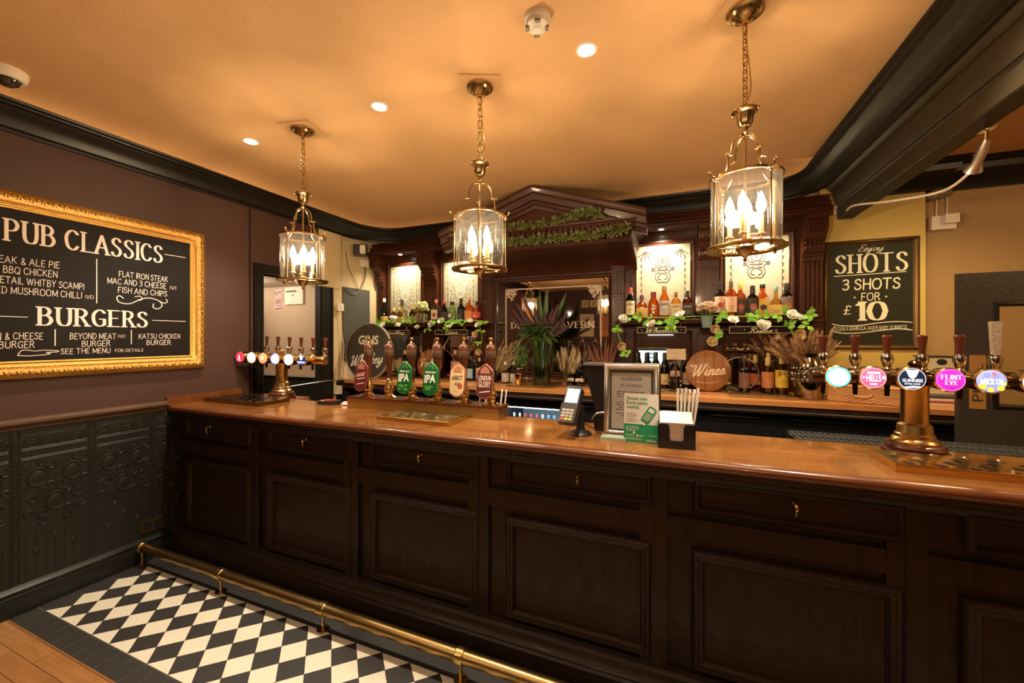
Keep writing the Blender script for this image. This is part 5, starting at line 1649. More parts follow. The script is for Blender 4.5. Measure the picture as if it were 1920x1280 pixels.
for bx_, tx, tz, w_ in ((-.05, -.30, .66, .036), (-.03, -.24, .80, .040), (-.06, -.28, .74, .034), (.05, .20, .78, .036), (.06, .30, .68, .034), (.05, .24, .62, .036), (.04, .13, .74, .038), (-.04, -.16, .72, .040), (.07, .33, .58, .028), (-.02, -.17, .88, .038), (-.02, -.12, .66, .036), (.03, .06, .70, .036), (-.05, -.20, .60, .036), (.0, -.05, .76, .036), (.02, .10, .62, .036)):
    b, e_ = Vector((bx_, -.02, .44)), Vector((tx, rnd(-.16, -.05), tz))
    m.tube([tuple(b), tuple(b.lerp(e_, .4)), tuple(b.lerp(e_, .75)), tuple(e_)], [.006, w_ * .62, w_ * .56, .008], 9)
    plume(m, b, e_, w_ * 1.3, 1100, 0, .15, .024)
m.build('purple_plumes', 'purple', fa, smooth=0)
m = MB()
for tx, tz, l_ in ((-.02, .90, .050), (.03, .95, .055), (.15, .90, .045)):
    leaf(m, (tx * .6, .02, .50), (tx, .02, tz - .5), (0, -1, 0), tz - .45, l_, .02)
m.build('broad_leaves', pt((.05, .088, .016), .5), fa, smooth=0)
m = MB()
for tx, tz in ((-.12, .90), (-.10, .78)):
    leaf(m, (tx * .5, -.08, .60), (tx, -.09, tz - .6), (0, -1, 0), tz - .60, .020, .02)
m.build('orange_spikes', 'orange_leaf', fa, smooth=0)
m = MB()
for k in range(140):
    p = (rnd(-.27, -.15), rnd(-.05, .05), rnd(.16, .36))
    leaf(m, p, (rnd(-1, .4), rnd(-.6, .3), rnd(-.2, 1)), (0, -1, .4), rnd(.035, .06), rnd(.010, .016))
m.build('fern_sprigs', 'leaf_dark', fa, smooth=0)
cu = thing('copper_cup', 'small copper cup on the brass tray left of the vase', 'cup', (-1.42, 3.68, vz))
m = MB()
m.lathe([(0, 0), (.030, 0), (.033, .004), (.046, .105), (.044, .105), (.031, .008), (0, .008)], 24, cap=False)
m.build('cup', 'copper', cu)
# dried bunches standing in small vessels
gl_ = 'dried grass bunches on the back worktop'
vase('bud_vase', 'slim glass bud vase holding pale dried grass right of vase', (-1.005, 3.90, BC), [(0, 0), (.032, 0), (.034, .01), (.024, .10), (.030, .16), (.042, .175)], 'clear_glass')
bunch('dried_grass', 'drooping pale dried grass bunch right of the big vase', 'dried flowers', (-1.005, 3.90, BC + .01), [((rnd(-.01, .01), 0, .02), (rnd(-.08, .16), rnd(-.06, .04), rnd(.27, .40))) for k in range(20)], 'pampas', 'stem', 260, .06, .042, 1.4, .45, gl_)
vase('bud_vase', 'dark bud vase holding wispy grass left of frosted bottles', (-1.81, 3.95, BC), [(0, 0), (.035, 0), (.038, .02), (.030, .11), (.022, .14), (.026, .16)], 'black_gloss')
bunch('dried_grass', 'wispy pale grass fan between brown clip and frosted bottles', 'dried flowers', (-1.81, 3.95, BC + .01), [((0, 0, .04), (rnd(-.04, .30), rnd(-.08, .04), rnd(.25, .44))) for k in range(26)], 'pampas', 'stem', 70, .11, .010, .5, .3, gl_)
vase('bud_vase', 'dark bud vase holding brown feather stems behind the till', (-.63, 3.98, BC), [(0, 0), (.04, 0), (.042, .02), (.034, .14), (.026, .17)], 'black_gloss')
t = thing('feather_bunch', 'bunch of upright brown feather stems behind the till', 'dried flowers', (-.63, 3.98, BC + .01), 0, gl_)
m = MB()
for k in range(13):
    tx, tz = -.11 + .017 * k + rnd(-.01, .01), rnd(.34, .47)
    leaf(m, (tx * .3, rnd(-.02, .02), .08), (tx, rnd(-.03, .03), tz - .08), (0, -1, 0), tz - .05, rnd(.022, .034), .02)
m.build('feathers', 'brown_leaf', t, smooth=0)
m = MB()
for k in range(5): m.tube([(rnd(-.01, .01), 0, .02), (rnd(-.02, .02), 0, .14)], .003, 5)
m.build('stalks', 'stem', t)
vase('bud_vase', 'narrow vase with wheat stalks between the two green clips', (-2.62, 3.86, BC), [(0, 0), (.03, 0), (.032, .02), (.022, .14), (.026, .17)], 'clear_glass')
bunch('dried_grass', 'golden wheat stalks rising between the two green clips', 'dried flowers', (-2.62, 3.86, BC + .01), [((0, 0, .03), (.13, -.02, .47)), ((0, 0, .03), (.10, -.01, .40)), ((0, 0, .03), (-.08, 0, .38)), ((0, 0, .03), (-.04, 0, .30)), ((0, 0, .03), (.30, 0, .48)), ((0, 0, .03), (.03, 0, .34))], 'pampas', 'stem', 240, .022, .014, .2, .55, gl_)
# mirrored vase with pampas at the right end
mv = vase('mirrored_vase', 'large dark mirrored glass vase beside the wicker basket', (1.0, 3.80, BC), [(0, 0), (.085, 0), (.092, .01), (.100, .10), (.112, .20), (.098, .29), (.080, .33), (.092, .36), (.088, .36), (.07, .33)], 'mercury')
m = MB()
for k in range(22):
    a = 2 * PI * k / 22
    for zz, rr in ((.20, .112), (.245, .107), (.155, .107)): m.ball((rr * math.cos(a + zz * 8), rr * math.sin(a + zz * 8), zz), .017, 8, 6)
m.build('pearl_studs', 'mercury', mv)
bunch('pampas_bunch', 'full brown pampas bunch spilling from the mirrored vase', 'dried flowers', (1.0, 3.80, BC + .02), [((rnd(-.04, .04), rnd(-.04, .04), .20), (rnd(-.27, .16), rnd(-.14, .04), rnd(.33, .52))) for k in range(36)], 'pampas_brown', 'stem', 330, .05, .036, .3, .2, gl_)
bunch('pampas_bunch', 'pale cream pampas stems at the right of brown pampas', 'dried flowers', (1.06, 3.86, BC + .02), [((0, 0, .22), (rnd(.0, .14), rnd(-.08, .03), rnd(.34, .54))) for k in range(9)], 'pampas', 'stem', 160, .05, .022, .2, .25, gl_)
# pots on the shelves
pt_ = vase('flower_pot', 'silver tapered pot of pale blossom on the left shelf', (-2.76, 3.97, 1.7905), [(0, 0), (.060, 0), (.062, .004), (.074, .10), (.076, .108), (.070, .108), (.058, .01), (0, .01)], 'zinc', cat='plant pot')
def blossom(name, label, loc, rad, zc, m_b, n):
    t = thing(name, label, 'plant', loc)
    m = MB()
    for k in range(16):
        a = rnd(0, 2 * PI)
        m.tube([(rnd(-.03, .03), rnd(-.03, .03), .0), (rad * .6 * math.cos(a), rad * .5 * math.sin(a), zc)], .002, 5)
    m.build('stems', 'leaf_box', t)
    m = MB()
    for k in range(n):
        a, b = rnd(0, 2 * PI), rnd(-.3, 1)
        r_ = rad * rnd(.6, 1)
        m.ball((r_ * math.cos(a) * math.sqrt(max(0, 1 - b * b * .8)), r_ * math.sin(a) * .8 * math.sqrt(max(0, 1 - b * b * .8)), zc + rad * .75 * b), rnd(.010, .017), 6, 4)
    m.build('blossoms', m_b, t)
    m = MB()
    for k in range(40):
        a = rnd(0, 2 * PI)
        leaf(m, (rad * .5 * math.cos(a), rad * .5 * math.sin(a), zc - rad * .3), (math.cos(a), math.sin(a), rnd(-.2, .8)), (0, 0, 1), .045, .016)
    m.build('leaves', 'leaf_box', t, smooth=0)
blossom('potted_blossom', 'pale green blossom plant growing in the silver pot', (-2.76, 3.97, 1.80), .095, .165, 'blossom', 130)
tpot = vase('flower_pot', 'small pale teal pot hanging at the right shelf edge', (.283, 3.935, 1.705), [(0, 0), (.036, 0), (.038, .004), (.048, .098), (.051, .102), (.046, .102), (.034, .008), (0, .008)], 'teal', cat='plant pot')
m = MB()
m.tube([(0, .04, .092), (0, .070, .092)], .003, 8)
m.build('hanger', 'brass', tpot)
blossom('potted_blossom', 'pinkish dried blossom plant growing in the teal pot', (.283, 3.935, 1.715), .088, .15, 'blossom_pink', 130)

# ------------------------------------------------------------------ basket, box and papers at the right end
bk = thing('wicker_basket', 'rectangular woven wicker basket at the right of the back worktop', 'basket', (1.355, 3.82, BC), R(-23))
def wick(mb, hw, hd, h):
    n = 0
    for k in range(int(h / .0115)):
        z = .0085 + k * .0115
        for (a, b) in (((-hw, -hd), (hw, -hd)), ((hw, -hd), (hw, hd)), ((hw, hd), (-hw, hd)), ((-hw, hd), (-hw, -hd))):
            L_ = math.hypot(b[0] - a[0], b[1] - a[1])
            q = max(4, int(L_ / .022))
            nx, ny = (b[1] - a[1]) / L_, -(b[0] - a[0]) / L_
            mb.tube([(a[0] + (b[0] - a[0]) * i / q + nx * .004 * (1 if (i + k) % 2 else -1), a[1] + (b[1] - a[1]) * i / q + ny * .004 * (1 if (i + k) % 2 else -1), z + rnd(-.0015, .0015)) for i in range(q + 1)], .0058, 5)
m = MB()
wick(m, .20, .155, .115)
m.box(-.195, -.15, 0, .195, .15, .008)
m.build('woven_body', 'wicker', bk, smooth=50)
m = MB()
for (a, b) in (((-.205, -.16), (.205, -.16)), ((.205, -.16), (.205, .16)), ((.205, .16), (-.205, .16)), ((-.205, .16), (-.205, -.16))):
    m.tube([(a[0], a[1], .122), (b[0], b[1], .122)], .010, 8)
m.build('rim', 'wicker', bk)
m = MB()
m.tube(spl([(-.055, -.166, .07), (-.04, -.178, .055), (0, -.182, .048), (.04, -.178, .055), (.055, -.166, .07)], 4), .006, 8)
m.build('handle', 'wicker', bk)
bx_ = thing('stacked_box', 'white box with dark oval badge standing at the worktop end', 'box', (1.83, 3.98, BC + .07))
m = MB()
m.box(-.09, -.10, 0, .09, .06, .27)
m.build('carton', 'paper_tan', bx_, smooth=0)
m = MB()
m.box(-.094, -.104, .27, .094, .064, .278)
m.build('lid', 'black', bx_, smooth=0)
m = MB()
m.add([(.030 * math.cos(k * PI / 10), -.1008, .235 + .022 * math.sin(k * PI / 10)) for k in range(20)], [tuple(range(20))])
m.build('badge', 'ink', bx_, smooth=0)
for k, (c_, lb) in enumerate((((.66, .52, .36), 'cream folded paper at the bottom of the stack by the door'), ((.35, .06, .07), 'dark red menu card second from bottom of the stack'), ((.68, .58, .44), 'pale menu card near the top of the stack'), ((.06, .04, .035), 'black folder lying on top of the stack under white box'))):
    t = thing('menu_card', lb, 'menu', (1.80, 3.90, BC + .001 + k * .0172), 0, 'papers stacked under the white box')
    m = MB()
    m.box(-.10, -.15, 0, .10, .15, .016)
    m.build('sheets', pt(c_, .7), t, smooth=0)

# ================================================================== ON THE BAR TOP
ZB = 1.1005
# the top is wider at the left end where the beer font stands
w = WB(tp_loc)
w.box(XW, 2.40, 1.055, -2.93, 2.555, 1.10)
w.build('end_board', 'bar_top', top, smooth=0)

M['shaded_metal'] = mat('shade_darkened_metal', (.085, .05, .022), .25, 1)  # shadow and dark reflections on the crossbar are put into this colour
def ell(cx, cz, rx, rz, n=32): return [(cx + rx * math.cos(2 * PI * k / n), cz + rz * math.sin(2 * PI * k / n)) for k in range(n)]
def flat(mb, poly, y): mb.add([(a, y, b) for a, b in poly], [tuple(range(len(poly)))])
def glow(name, col, s):
    s = s * .52
    return mat(name, tuple(min(1, c) for c in col), .35, emit=col, strength=s)
def beer_font(label, loc, rz, left, half, taps, lenses, tilt=0, bar_mat='shaded_metal', group='beer fonts on the bar'):
    t = thing('beer_font', label, 'beer font', loc, R(rz), group)
    m = MB()
    m.lathe([(0, 0), (.108, 0), (.112, .012), (.108, .022), (.098, .026), (.102, .036), (.096, .048), (.084, .053), (0, .053)], 36)
    m.build('wooden_base', 'handle_wood', t)
    m = MB()
    m.lathe([(.080, .050), (.082, .060), (.076, .072), (.066, .078), (.066, .090), (.060, .096), (.057, .130), (.050, .136), (.046, .140), (.046, .290), (.050, .296), (.050, .306), (.044, .31), (0, .31)], 32)
    m.build('column', 'brass_old', t)
    zb = .335
    m = MB()
    m.X = T(0, 0, zb) @ RY(tilt)
    m.lathe([(0, left), (.032, left), (.036, left + .006), (.036, half - .006), (.032, half), (0, half)], 28, (0, 0, 0), True, 'X')
    m.lathe([(.036, .032), (.020, .040), (.014, .050), (.020, .056), (.022, .066), (.014, .076), (.0, .080)], 18)
    m.build('crossbar', bar_mat, t)
    for x, kind in taps:
        m = MB()
        m.X = T(0, 0, zb) @ RY(tilt) @ T(x, .01, 0)
        m.lathe([(.018, .030), (.020, .038), (.014, .046), (.018, .060), (.023, .080), (.020, .100), (.013, .106)], 16)
        m.build('tap', 'chrome', t)
        m = MB()
        m.X = T(0, 0, zb) @ RY(tilt) @ T(x, .01, 0)
        m.lathe([(.009, -.085), (.011, -.034)], 10)
        m.build('spout', 'shaded_metal', t)
        m = MB()
        m.X = T(0, 0, zb) @ RY(tilt) @ T(x, .01, 0)
        if kind == 'big':
            vs = [(-.010, -.010, .104), (.010, -.010, .104), (.010, .010, .104), (-.010, .010, .104), (-.017, -.010, .245), (.017, -.010, .245), (.017, .010, .245), (-.017, .010, .245)]
            m.add(vs, [(3, 2, 1, 0), (4, 5, 6, 7), (0, 1, 5, 4), (1, 2, 6, 5), (2, 3, 7, 6), (3, 0, 4, 7)])
            m.build('handle', mat('pale_copper_handle', (.55, .42, .28), .35, .5, bump=.4, scale=80), t, smooth=0)
        else:
            m.lathe([(0, .104), (.012, .104), (.0125, .125), (.019, .178), (.0195, .184), (.017, .188), (0, .189)], 14, (0, 0, 0), True, 'Z', 1, .62)
            m.build('handle', 'handle_wood', t)
    for x, col, s, deco in lenses:
        yaw = 0
        m = MB()
        m.X = T(0, 0, zb) @ RY(tilt) @ T(x, 0, .004)
        m.lathe([(.034, -.03), (.046, -.036), (.047, -.084), (.050, -.090), (.0505, -.102), (.046, -.106), (0, -.106)][::-1], 32, (0, 0, 0), False, 'Y')
        h_ = m.build('lens_housing', 'brass', t)
        m = MB()
        m.X = T(0, 0, zb) @ RY(tilt) @ T(x, 0, .004)
        m.lathe([(.0445, -.1065), (.043, -.109), (.03, -.1115), (0, -.1125)][::-1], 32, (0, 0, 0), False, 'Y')
        m.build('lit_badge', glow('lit_badge_face', col, s), h_)
        for dcol, ds, fn in deco:
            m = MB()
            m.X = T(0, 0, zb) @ RY(tilt) @ T(x, 0, .004)
            fn(m)
            m.build('badge_print', glow('lit_badge_print', dcol, ds), h_, smooth=0)
    return t
YB = -.1135
def ringd(r0, r1):
    def f(m):
        a, b = ell(0, 0, r0, r0), ell(0, 0, r1, r1)
        m.add([(p[0], YB + .003, p[1]) for p in a] + [(p[0], YB + .003, p[1]) for p in b], [(k, (k + 1) % 32, (k + 1) % 32 + 32, k + 32) for k in range(32)])
    return f
def wr(txt, sz, z, wd, st='bold', y=YB, wt=.9):
    if st == 'bold': return lambda m: printed(m, txt, sz, (0, y, z), align='c', width=wd, bold=.018)
    return lambda m: write(m, txt, sz, (0, y, z), style=st, width=wd, weight=wt)
def both(*fs):
    def f(m):
        for q in fs: q(m)
    return f
W_ = (.95, .95, .92)
def harp(m): flat(m, [(-.022, .038), (.022, .038), (.012, .010), (.004, .002), (-.004, .002), (-.012, .010)], YB)
def harp2(m): flat(m, [(-.012, .030), (.012, .030), (.006, .014), (0, .008), (-.006, .014)], YB - .0004)
def swash(m): flat(m, [(-.03, -.034), (0, -.028), (.03, -.030), (.015, -.036), (-.015, -.038)], YB)
def mess(m):
    random.seed(5)
    for k in range(14):
        x, z = rnd(-.03, .03), rnd(-.03, .03)
        flat(m, ell(x, z, rnd(.004, .010), rnd(.004, .010), 7), YB + .0012)
def yel(m):
    for x, z, r_ in ((-.028, -.02, .012), (-.005, -.033, .010), (.024, -.026, .011), (.033, -.008, .008)): flat(m, ell(x, z, r_, r_, 9), YB + .0011)
GU = [((.75, .80, .95), 1.6, ringd(.0425, .0445)), ((.9, .9, .86), 1.5, harp), ((.75, .75, .78), 1.2, harp2)]
beer_font('large brass T bar beer font with lit badges at the right end of the bar', (.985, 2.28, ZB), 0, -.375, .52,
          [(-.326, ''), (-.205, ''), (-.09, ''), (.03, ''), (.152, ''), (.262, 'big'), (.39, '')],
          [(-.305, (.80, .95, .95), 1.5, [((.10, .75, .72), 1.2, ringd(.038, .0445)), ((.85, .55, .62), 1.3, wr('AMSTEL', .013, -.004, .052))]),
           (-.183, (.85, .16, .34), .95, [(W_, 1.5, both(wr('HELLS', .028, -.014, .050), lambda m: flat(m, [(-.022, .018), (.022, .018), (.022, .026), (-.022, .026)], YB), lambda m: flat(m, [(-.012, -.030), (.012, -.030), (.012, -.023), (-.012, -.023)], YB), lambda m: flat(m, ell(.034, .002, .006, .006, 10), YB), lambda m: flat(m, ell(-.034, .002, .004, .004, 10), YB))), ((.92, .45, .55), 1.2, ringd(.041, .0445))]),
           (-.055, (.010, .025, .075), .7, GU + [(W_, 1.7, both(wr('GUINNESS', .013, -.012, .066), wr('EXTRA COLD', .006, -.023, .05, 'bold', YB, .8), swash))]),
           (.066, (.62, .03, .55), 1.1, [((.95, .88, .70), 1.5, both(wr('FLINT', .017, .004, .062, 'serif', YB, 1.1), wr('EYE', .015, -.018, .036, 'serif', YB, 1.1))), ((.9, .15, .85), 1.3, ringd(.041, .0445))]),
           (.188, (.36, .42, .78), .95, [((.35, .38, .72), 1, mess), ((.92, .75, .08), 1.1, yel), ((.75, .18, .25), 1.1, lambda m: flat(m, ell(.004, .030, .007, .007, 12), YB)), (W_, 1.6, wr('NECK OIL', .022, -.012, .066, 'bold', YB, 1.0))]),
           (.320, (.85, .82, .75), .9, [])])
beer_font('brass T bar beer font with glowing badges at the left end of the bar', (-3.12, 2.43, ZB), 5, -.38, .46,
          [(-.055, ''), (.07, ''), (.195, ''), (.32, ''), (.445, ''), (-.18, '')],
          [(-.345, (.75, .03, .07), 1.1, [((.95, .9, .9), 1.6, lambda m: flat(m, [(-.012, -.012), (.012, -.012), (0, .026)], YB)), ((.9, .8, .8), 1.2, lambda m: flat(m, [(-.02, -.028), (.02, -.028), (.02, -.020), (-.02, -.020)], YB))]),
           (-.215, (.95, .90, .86), 2.6, [((.90, .42, .20), 1.3, lambda m: flat(m, [(-.036, -.022), (.036, -.022), (.022, -.038), (-.022, -.038)], YB))]),
           (-.090, (.80, .34, .16), .95, [((.95, .8, .65), 1.4, lambda m: flat(m, ell(0, 0, .012, .016, 16), YB))]),
           (.040, (.92, .95, 1.0), 3.0, [((.08, .16, .60), 1.0, ringd(.034, .0435))]),
           (.185, (.92, .96, .95), 3.0, [((.70, .85, .90), 1.5, ringd(.038, .0445))]),
           (.320, (.012, .028, .08), .8, [((.9, .9, .86), 1.4, harp), (W_, 1.3, lambda m: flat(m, [(-.040, -.018), (.040, -.018), (.040, -.010), (-.040, -.010)], YB)), ((.15, .3, .9), 1.3, lambda m: flat(m, [(-.034, -.028), (.034, -.028), (.034, -.022), (-.034, -.022)], YB))])],
          tilt=1.5, bar_mat='brass')
drip_tray('dark metal drip tray at the left end of the bar under the beer font', -3.50, 2.035, -2.86, 2.30, ZB, .030, (7, 4), mat('dark_bronze_tray', (.22, .15, .075), .2, 1))
drip_tray('brass drip tray in front of the hand pumps', -1.715, 1.985, -1.20, 2.235, ZB, .026, (7, 4), 'brass_old')
drip_tray('large polished brass drip tray at the right end of the bar', .79, 1.955, 1.75, 2.165, ZB, .032, (10, 4), 'brass', hole=.020)

# ------------------------------------------------------------------ hand pumps
pb = thing('pump_box', 'long brass fronted box carrying the six hand pumps', 'beer engine', (-1.607, 2.33, ZB))
m = MB()
m.box(-.606, -.080, 0, .606, .080, .070)
m.build('brass_body', mat('brushed_brass_box', (.50, .33, .12), .33, .9), pb, smooth=0)
m = MB()
m.box(-.612, -.086, .070, .612, .086, .076)
m.box(-.608, -.082, .076, .608, .082, .083)
m.build('wooden_lid', 'handle_wood', pb, smooth=0)
def clip_poly_():
    return [(-.026, .100), (.0, .118), (.026, .100), (.052, .074), (.057, .060), (.057, -.062), (.048, -.088), (.020, -.106), (0, -.110), (-.020, -.106), (-.048, -.088), (-.057, -.062), (-.057, .060), (-.052, .074)]
def pump(label, x, clip):
    t = thing('hand_pump', label, 'hand pump', (x, 2.325, ZB + .083), 0, 'hand pumps in a row on the bar')
    m = MB()
    m.lathe([(0, 0), (.054, 0), (.056, .006), (.044, .012), (.030, .020), (.026, .032), (.034, .045), (.038, .060), (.034, .078), (.024, .098), (.019, .118), (.022, .124), (.022, .132), (.018, .136), (0, .136)], 24)
    m.build('brass_base', 'brass', t)
    m = MB()
    m.lathe([(.018, .134), (.019, .20), (.022, .24), (.027, .275), (.029, .29), (.033, .295), (.034, .33), (.0345, .36), (.031, .376), (.022, .388), (.012, .392), (0, .393)], 24)
    h_ = m.build('turned_handle', 'pump_wood', t)
    m = MB()
    m.lathe([(.0338, .296), (.0350, .298), (.0350, .342), (.0344, .344)], 24, cap=False)
    m.build('band_label', pt((.10, .05, .025), .35), h_)
    m = MB()
    m.lathe([(.010, .390), (.014, .394), (.010, .400), (.006, .404), (.012, .412), (.0145, .421), (.011, .431), (0, .435)], 16)
    m.build('finial', 'brass', t)
    if not clip: return t
    face, edge, deco = clip
    X = T(-.012, -.058, .150) @ RX(-8)
    m = MB()
    m.X = X
    p = clip_poly_()
    n = len(p)
    m.add([(a, 0, b) for a, b in p] + [(a, -.010, b) for a, b in p] + [(a * .95, -.013, b * .96) for a, b in p], [tuple(range(n))] + [(k, (k + 1) % n, (k + 1) % n + n, k + n)[::-1] for k in range(n)] + [(k + n, (k + 1) % n + n, (k + 1) % n + 2 * n, k + 2 * n)[::-1] for k in range(n)] + [tuple(range(2 * n, 3 * n))[::-1]])
    m.box(-.006, 0, -.01, .006, .035, .01)
    c_ = m.build('pump_clip', edge, t, smooth=0)
    m = MB()
    m.X = X
    m.add([(a * .90, -.0136, b * .91) for a, b in p], [tuple(range(n))[::-1]])
    f_ = m.build('clip_face', face, c_, smooth=0)
    for col, fn in deco:
        m = MB()
        m.X = X
        fn(m)
        m.build('clip_print', pt(col, .5), f_, smooth=0)
    return t
YC = -.0142
def ct(txt, sz, z, wd, st='bold', wt=1.0, ux=(1, 0, 0), y=YC): return lambda m: printed(m, txt, sz, (0, y, z), ux=ux, align='c', width=wd, bold=.035 * wt)
def bars(lst): 
    def f(m):
        for x0_, z0_, x1_, z1_, h in lst: m.quad((x0_, YC, z0_), (x1_, YC, z1_), (x1_, YC, z1_ + h), (x0_, YC, z0_ + h))
    return f
def crest(col): return (col, lambda m: flat(m, [(-.034, .052), (.034, .052), (.030, .076), (0, .102), (-.030, .076)], YC - .0004))
def hop(m):
    for k in range(9): flat(m, ell(rnd(-.03, .03), rnd(-.075, -.045), .010, .008, 8), YC)
green_clip = (pt((.008, .105, .018), .35), pt((.02, .20, .04), .3), [((.35, .55, .30), lambda m: curve2(m, [(-.022, .070), (0, .092), (.022, .070)], .003, (0, YC, 0))), ((.80, .82, .70), ct('GREENE KING', .012, .042, .082)), ((.88, .86, .76), ct('IPA', .052, -.020, .088, 'bold', 1.05, (.995, 0, .06))), ((.10, .40, .05), hop)])
pump('hand pump with dark red clip of slanted lettering, leftmost of the row', -2.08, (pt((.085, .012, .012), .35), pt((.17, .04, .03), .3), [crest((.28, .10, .06)), ((.42, .25, .20), bars([(-.036, .012, .040, .026, .006), (-.040, -.006, .036, .008, .012), (-.030, -.026, .040, -.012, .009)])), ((.62, .50, .42), bars([(-.030, -.060, .040, -.048, .005)]))]))
pump('bare hand pump without any clip, second from the left', -1.893, None)
pump('hand pump with green IPA clip beside the bare pump', -1.700, green_clip)
pump('hand pump with green IPA clip beside the cream clip', -1.489, green_clip)
pump('hand pump with cream clip and red spot', -1.283, (pt((.62, .45, .22), .4), pt((.30, .10, .05), .3), [crest((.40, .15, .06)), ((.05, .025, .02), both(ct('ABBOT', .030, .004, .080, 'bold', .75), ct('ALE', .020, -.030, .034, 'bold', .8))), ((.38, .06, .03), lambda m: flat(m, ell(.024, -.034, .018, .020, 20), YC - .0003)), ((.55, .30, .12), bars([(-.02, -.072, .02, -.072, .004)]))]))
pump('hand pump with dark red London Glory clip, rightmost of the row', -1.085, (pt((.075, .012, .012), .35), pt((.22, .06, .035), .3), [crest((.36, .13, .07)), ((.66, .50, .38), both(ct('LONDON', .030, .010, .088, 'bold', .75), ct('GLORY', .036, -.032, .086, 'bold', .75))), ((.72, .60, .50), bars([(-.032, -.070, .040, -.060, .006)]))]))
# water spouts hanging behind the pumps
t = thing('swan_neck_pair', 'pale plastic beer spouts hanging behind the rightmost hand pumps', 'beer spout', (-1.2, 2.398, ZB + .084))
for k, dx in enumerate((.0, .045, .155, .185)):
    m = MB()
    m.tube(spl([(dx, -.01, .0), (dx + .004, .0, .06), (dx + .002, .01, .085), (dx - .004, .02, .06)], 4), .005, 8)
    m.build('spout', 'white', t)

# ------------------------------------------------------------------ payment terminal, till, signs
ct_ = thing('card_terminal', 'black card payment terminal with lit screen on a stand', 'card reader', (-.455, 2.10, ZB))
m = MB()
m.lathe([(0, 0), (.058, 0), (.060, .006), (.050, .014), (.026, .022), (.023, .030), (.021, .15), (0, .15)], 28)
m.build('stand', 'black', ct_)
X = T(-.035, -.05, .165) @ RZ(-8) @ RX(-38)
m = MB()
m.X = X
pr = [(-.038, -.10), (.038, -.10), (.042, -.09), (.042, .085), (.036, .10), (-.036, .10), (-.042, .085), (-.042, -.09)]
m.prism(pr, -.018, .028, 'XZ')
m.prism([(-.045, -.118), (.045, -.118), (.045, -.01), (-.045, -.01)], -.026, .012, 'XZ')
bd = m.build('body', mat('dark_grey_plastic', (.035, .033, .032), .35), ct_, smooth=0)
m = MB()
m.X = X
m.box(-.034, -.0195, -.002, .034, -.0185, .080)
m.build('screen', glow('terminal_screen', (.80, .88, 1.0), 1.6), bd, smooth=0)
for j in range(4):
    for i in range(3):
        m = MB()
        m.X = X
        m.box(-.031 + i * .022, -.0285, -.107 + j * .017, -.012 + i * .022, -.0262, -.095 + j * .017)
        m.build('key', pt([(.55, .08, .05), (.62, .52, .10), (.65, .58, .12)][i] if j == 0 else (.50, .47, .40)), bd, smooth=0)
m = MB()
m.tube(spl([(.02, .02, .05), (.07, .02, .03), (.09, .02, .008), (.10, .05, .006)], 5), .003, 6)
m.build('cable', 'black', ct_)
pr_ = thing('cable_dock', 'small black dock with looped grey cable between terminal and till', 'dock', (-.352, 2.245, ZB))
m = MB()
m.prism([(-.045, 0), (.045, 0), (.050, .05), (.040, .085), (-.035, .085), (-.050, .06)], -.05, .05, 'XZ')
m.build('body', 'black_gloss', pr_, smooth=0)
m = MB()
m.tube(spl([(-.06, -.05, .06), (-.03, -.06, .10), (.03, -.055, .105), (.035, -.05, .07), (.03, -.08, .03), (.02, -.09, .006)], 5), .004, 6)
m.build('cable', 'silver', pr_)
ti = thing('till_monitor', 'black back of a till screen with silver top edge', 'till', (-.265, 2.335, ZB))
m = MB()
vs = [(-.135, -.01, .03), (.205, -.01, .03), (.205, .05, .03), (-.135, .05, .03), (-.212, -.055, .355), (.205, -.055, .355), (.205, .02, .355), (-.212, .02, .355)]
m.add(vs, [(3, 2, 1, 0), (4, 5, 6, 7), (0, 1, 5, 4), (1, 2, 6, 5), (2, 3, 7, 6), (3, 0, 4, 7)])
m.build('screen_back', 'black', ti, smooth=0)
m = MB()
m.box(-.214, -.060, .355, .208, .022, .368)
m.build('top_edge', 'silver', ti, smooth=0)
m = MB()
m.add([(-.12, .0505, .055), (.19, .0505, .055), (.19, .0235, .335), (-.19, .0235, .335)], [(3, 2, 1, 0)])
scr = m.build('screen', glow('till_screen', (.70, .85, 1.0), 3.0), ti, smooth=0)
m = MB()
for k in range(4): m.add([(-.10, .0475 - .006 * k, .10 + .06 * k), (.02, .0475 - .006 * k, .10 + .06 * k), (.02, .0445 - .006 * k, .125 + .06 * k), (-.10, .0445 - .006 * k, .125 + .06 * k)], [(3, 2, 1, 0)])
for v_ in range(len(m.v)): m.v[v_] = (m.v[v_][0], m.v[v_][1] + .0025, m.v[v_][2])
m.build('buttons', glow('till_buttons', (.25, .45, .7), 1.5), scr, smooth=0)
m = MB()
m.box(-.10, -.03, 0, .10, .06, .010)
m.box(-.03, .0, .010, .03, .03, .05)
m.build('foot', 'black', ti, smooth=0)
al = thing('allergy_sign', 'silver framed allergies notice standing on the bar', 'sign', (-.199, 2.125, ZB))
X = RX(-4)
m = MB()
m.X = X
m.frame(.225, .325, [(-.004, .006), (0, .012), (.006, .015), (.012, .013), (.020, .010), (.025, .004), (.025, -.006), (-.004, -.006)], T(0, 0, .188))
m.build('frame', 'silver', al, smooth=40)
m = MB()
m.X = X
m.box(-.113, -.004, .025, .113, .002, .351)
m.build('dark_mount', pt((.045, .055, .04)), al, smooth=0)
m = MB()
m.X = X
m.box(-.098, -.0052, .040, .098, -.0042, .330)
pp = m.build('notice', 'paper_grey', al, smooth=0)
m = MB()
m.X = X
printed(m, 'ALLERGIES', .018, (0, -.0056, .292), align='c', width=.105, bold=.01)
printed(m, 'LET US KNOW', .015, (0, -.0056, .258), align='c', width=.108)
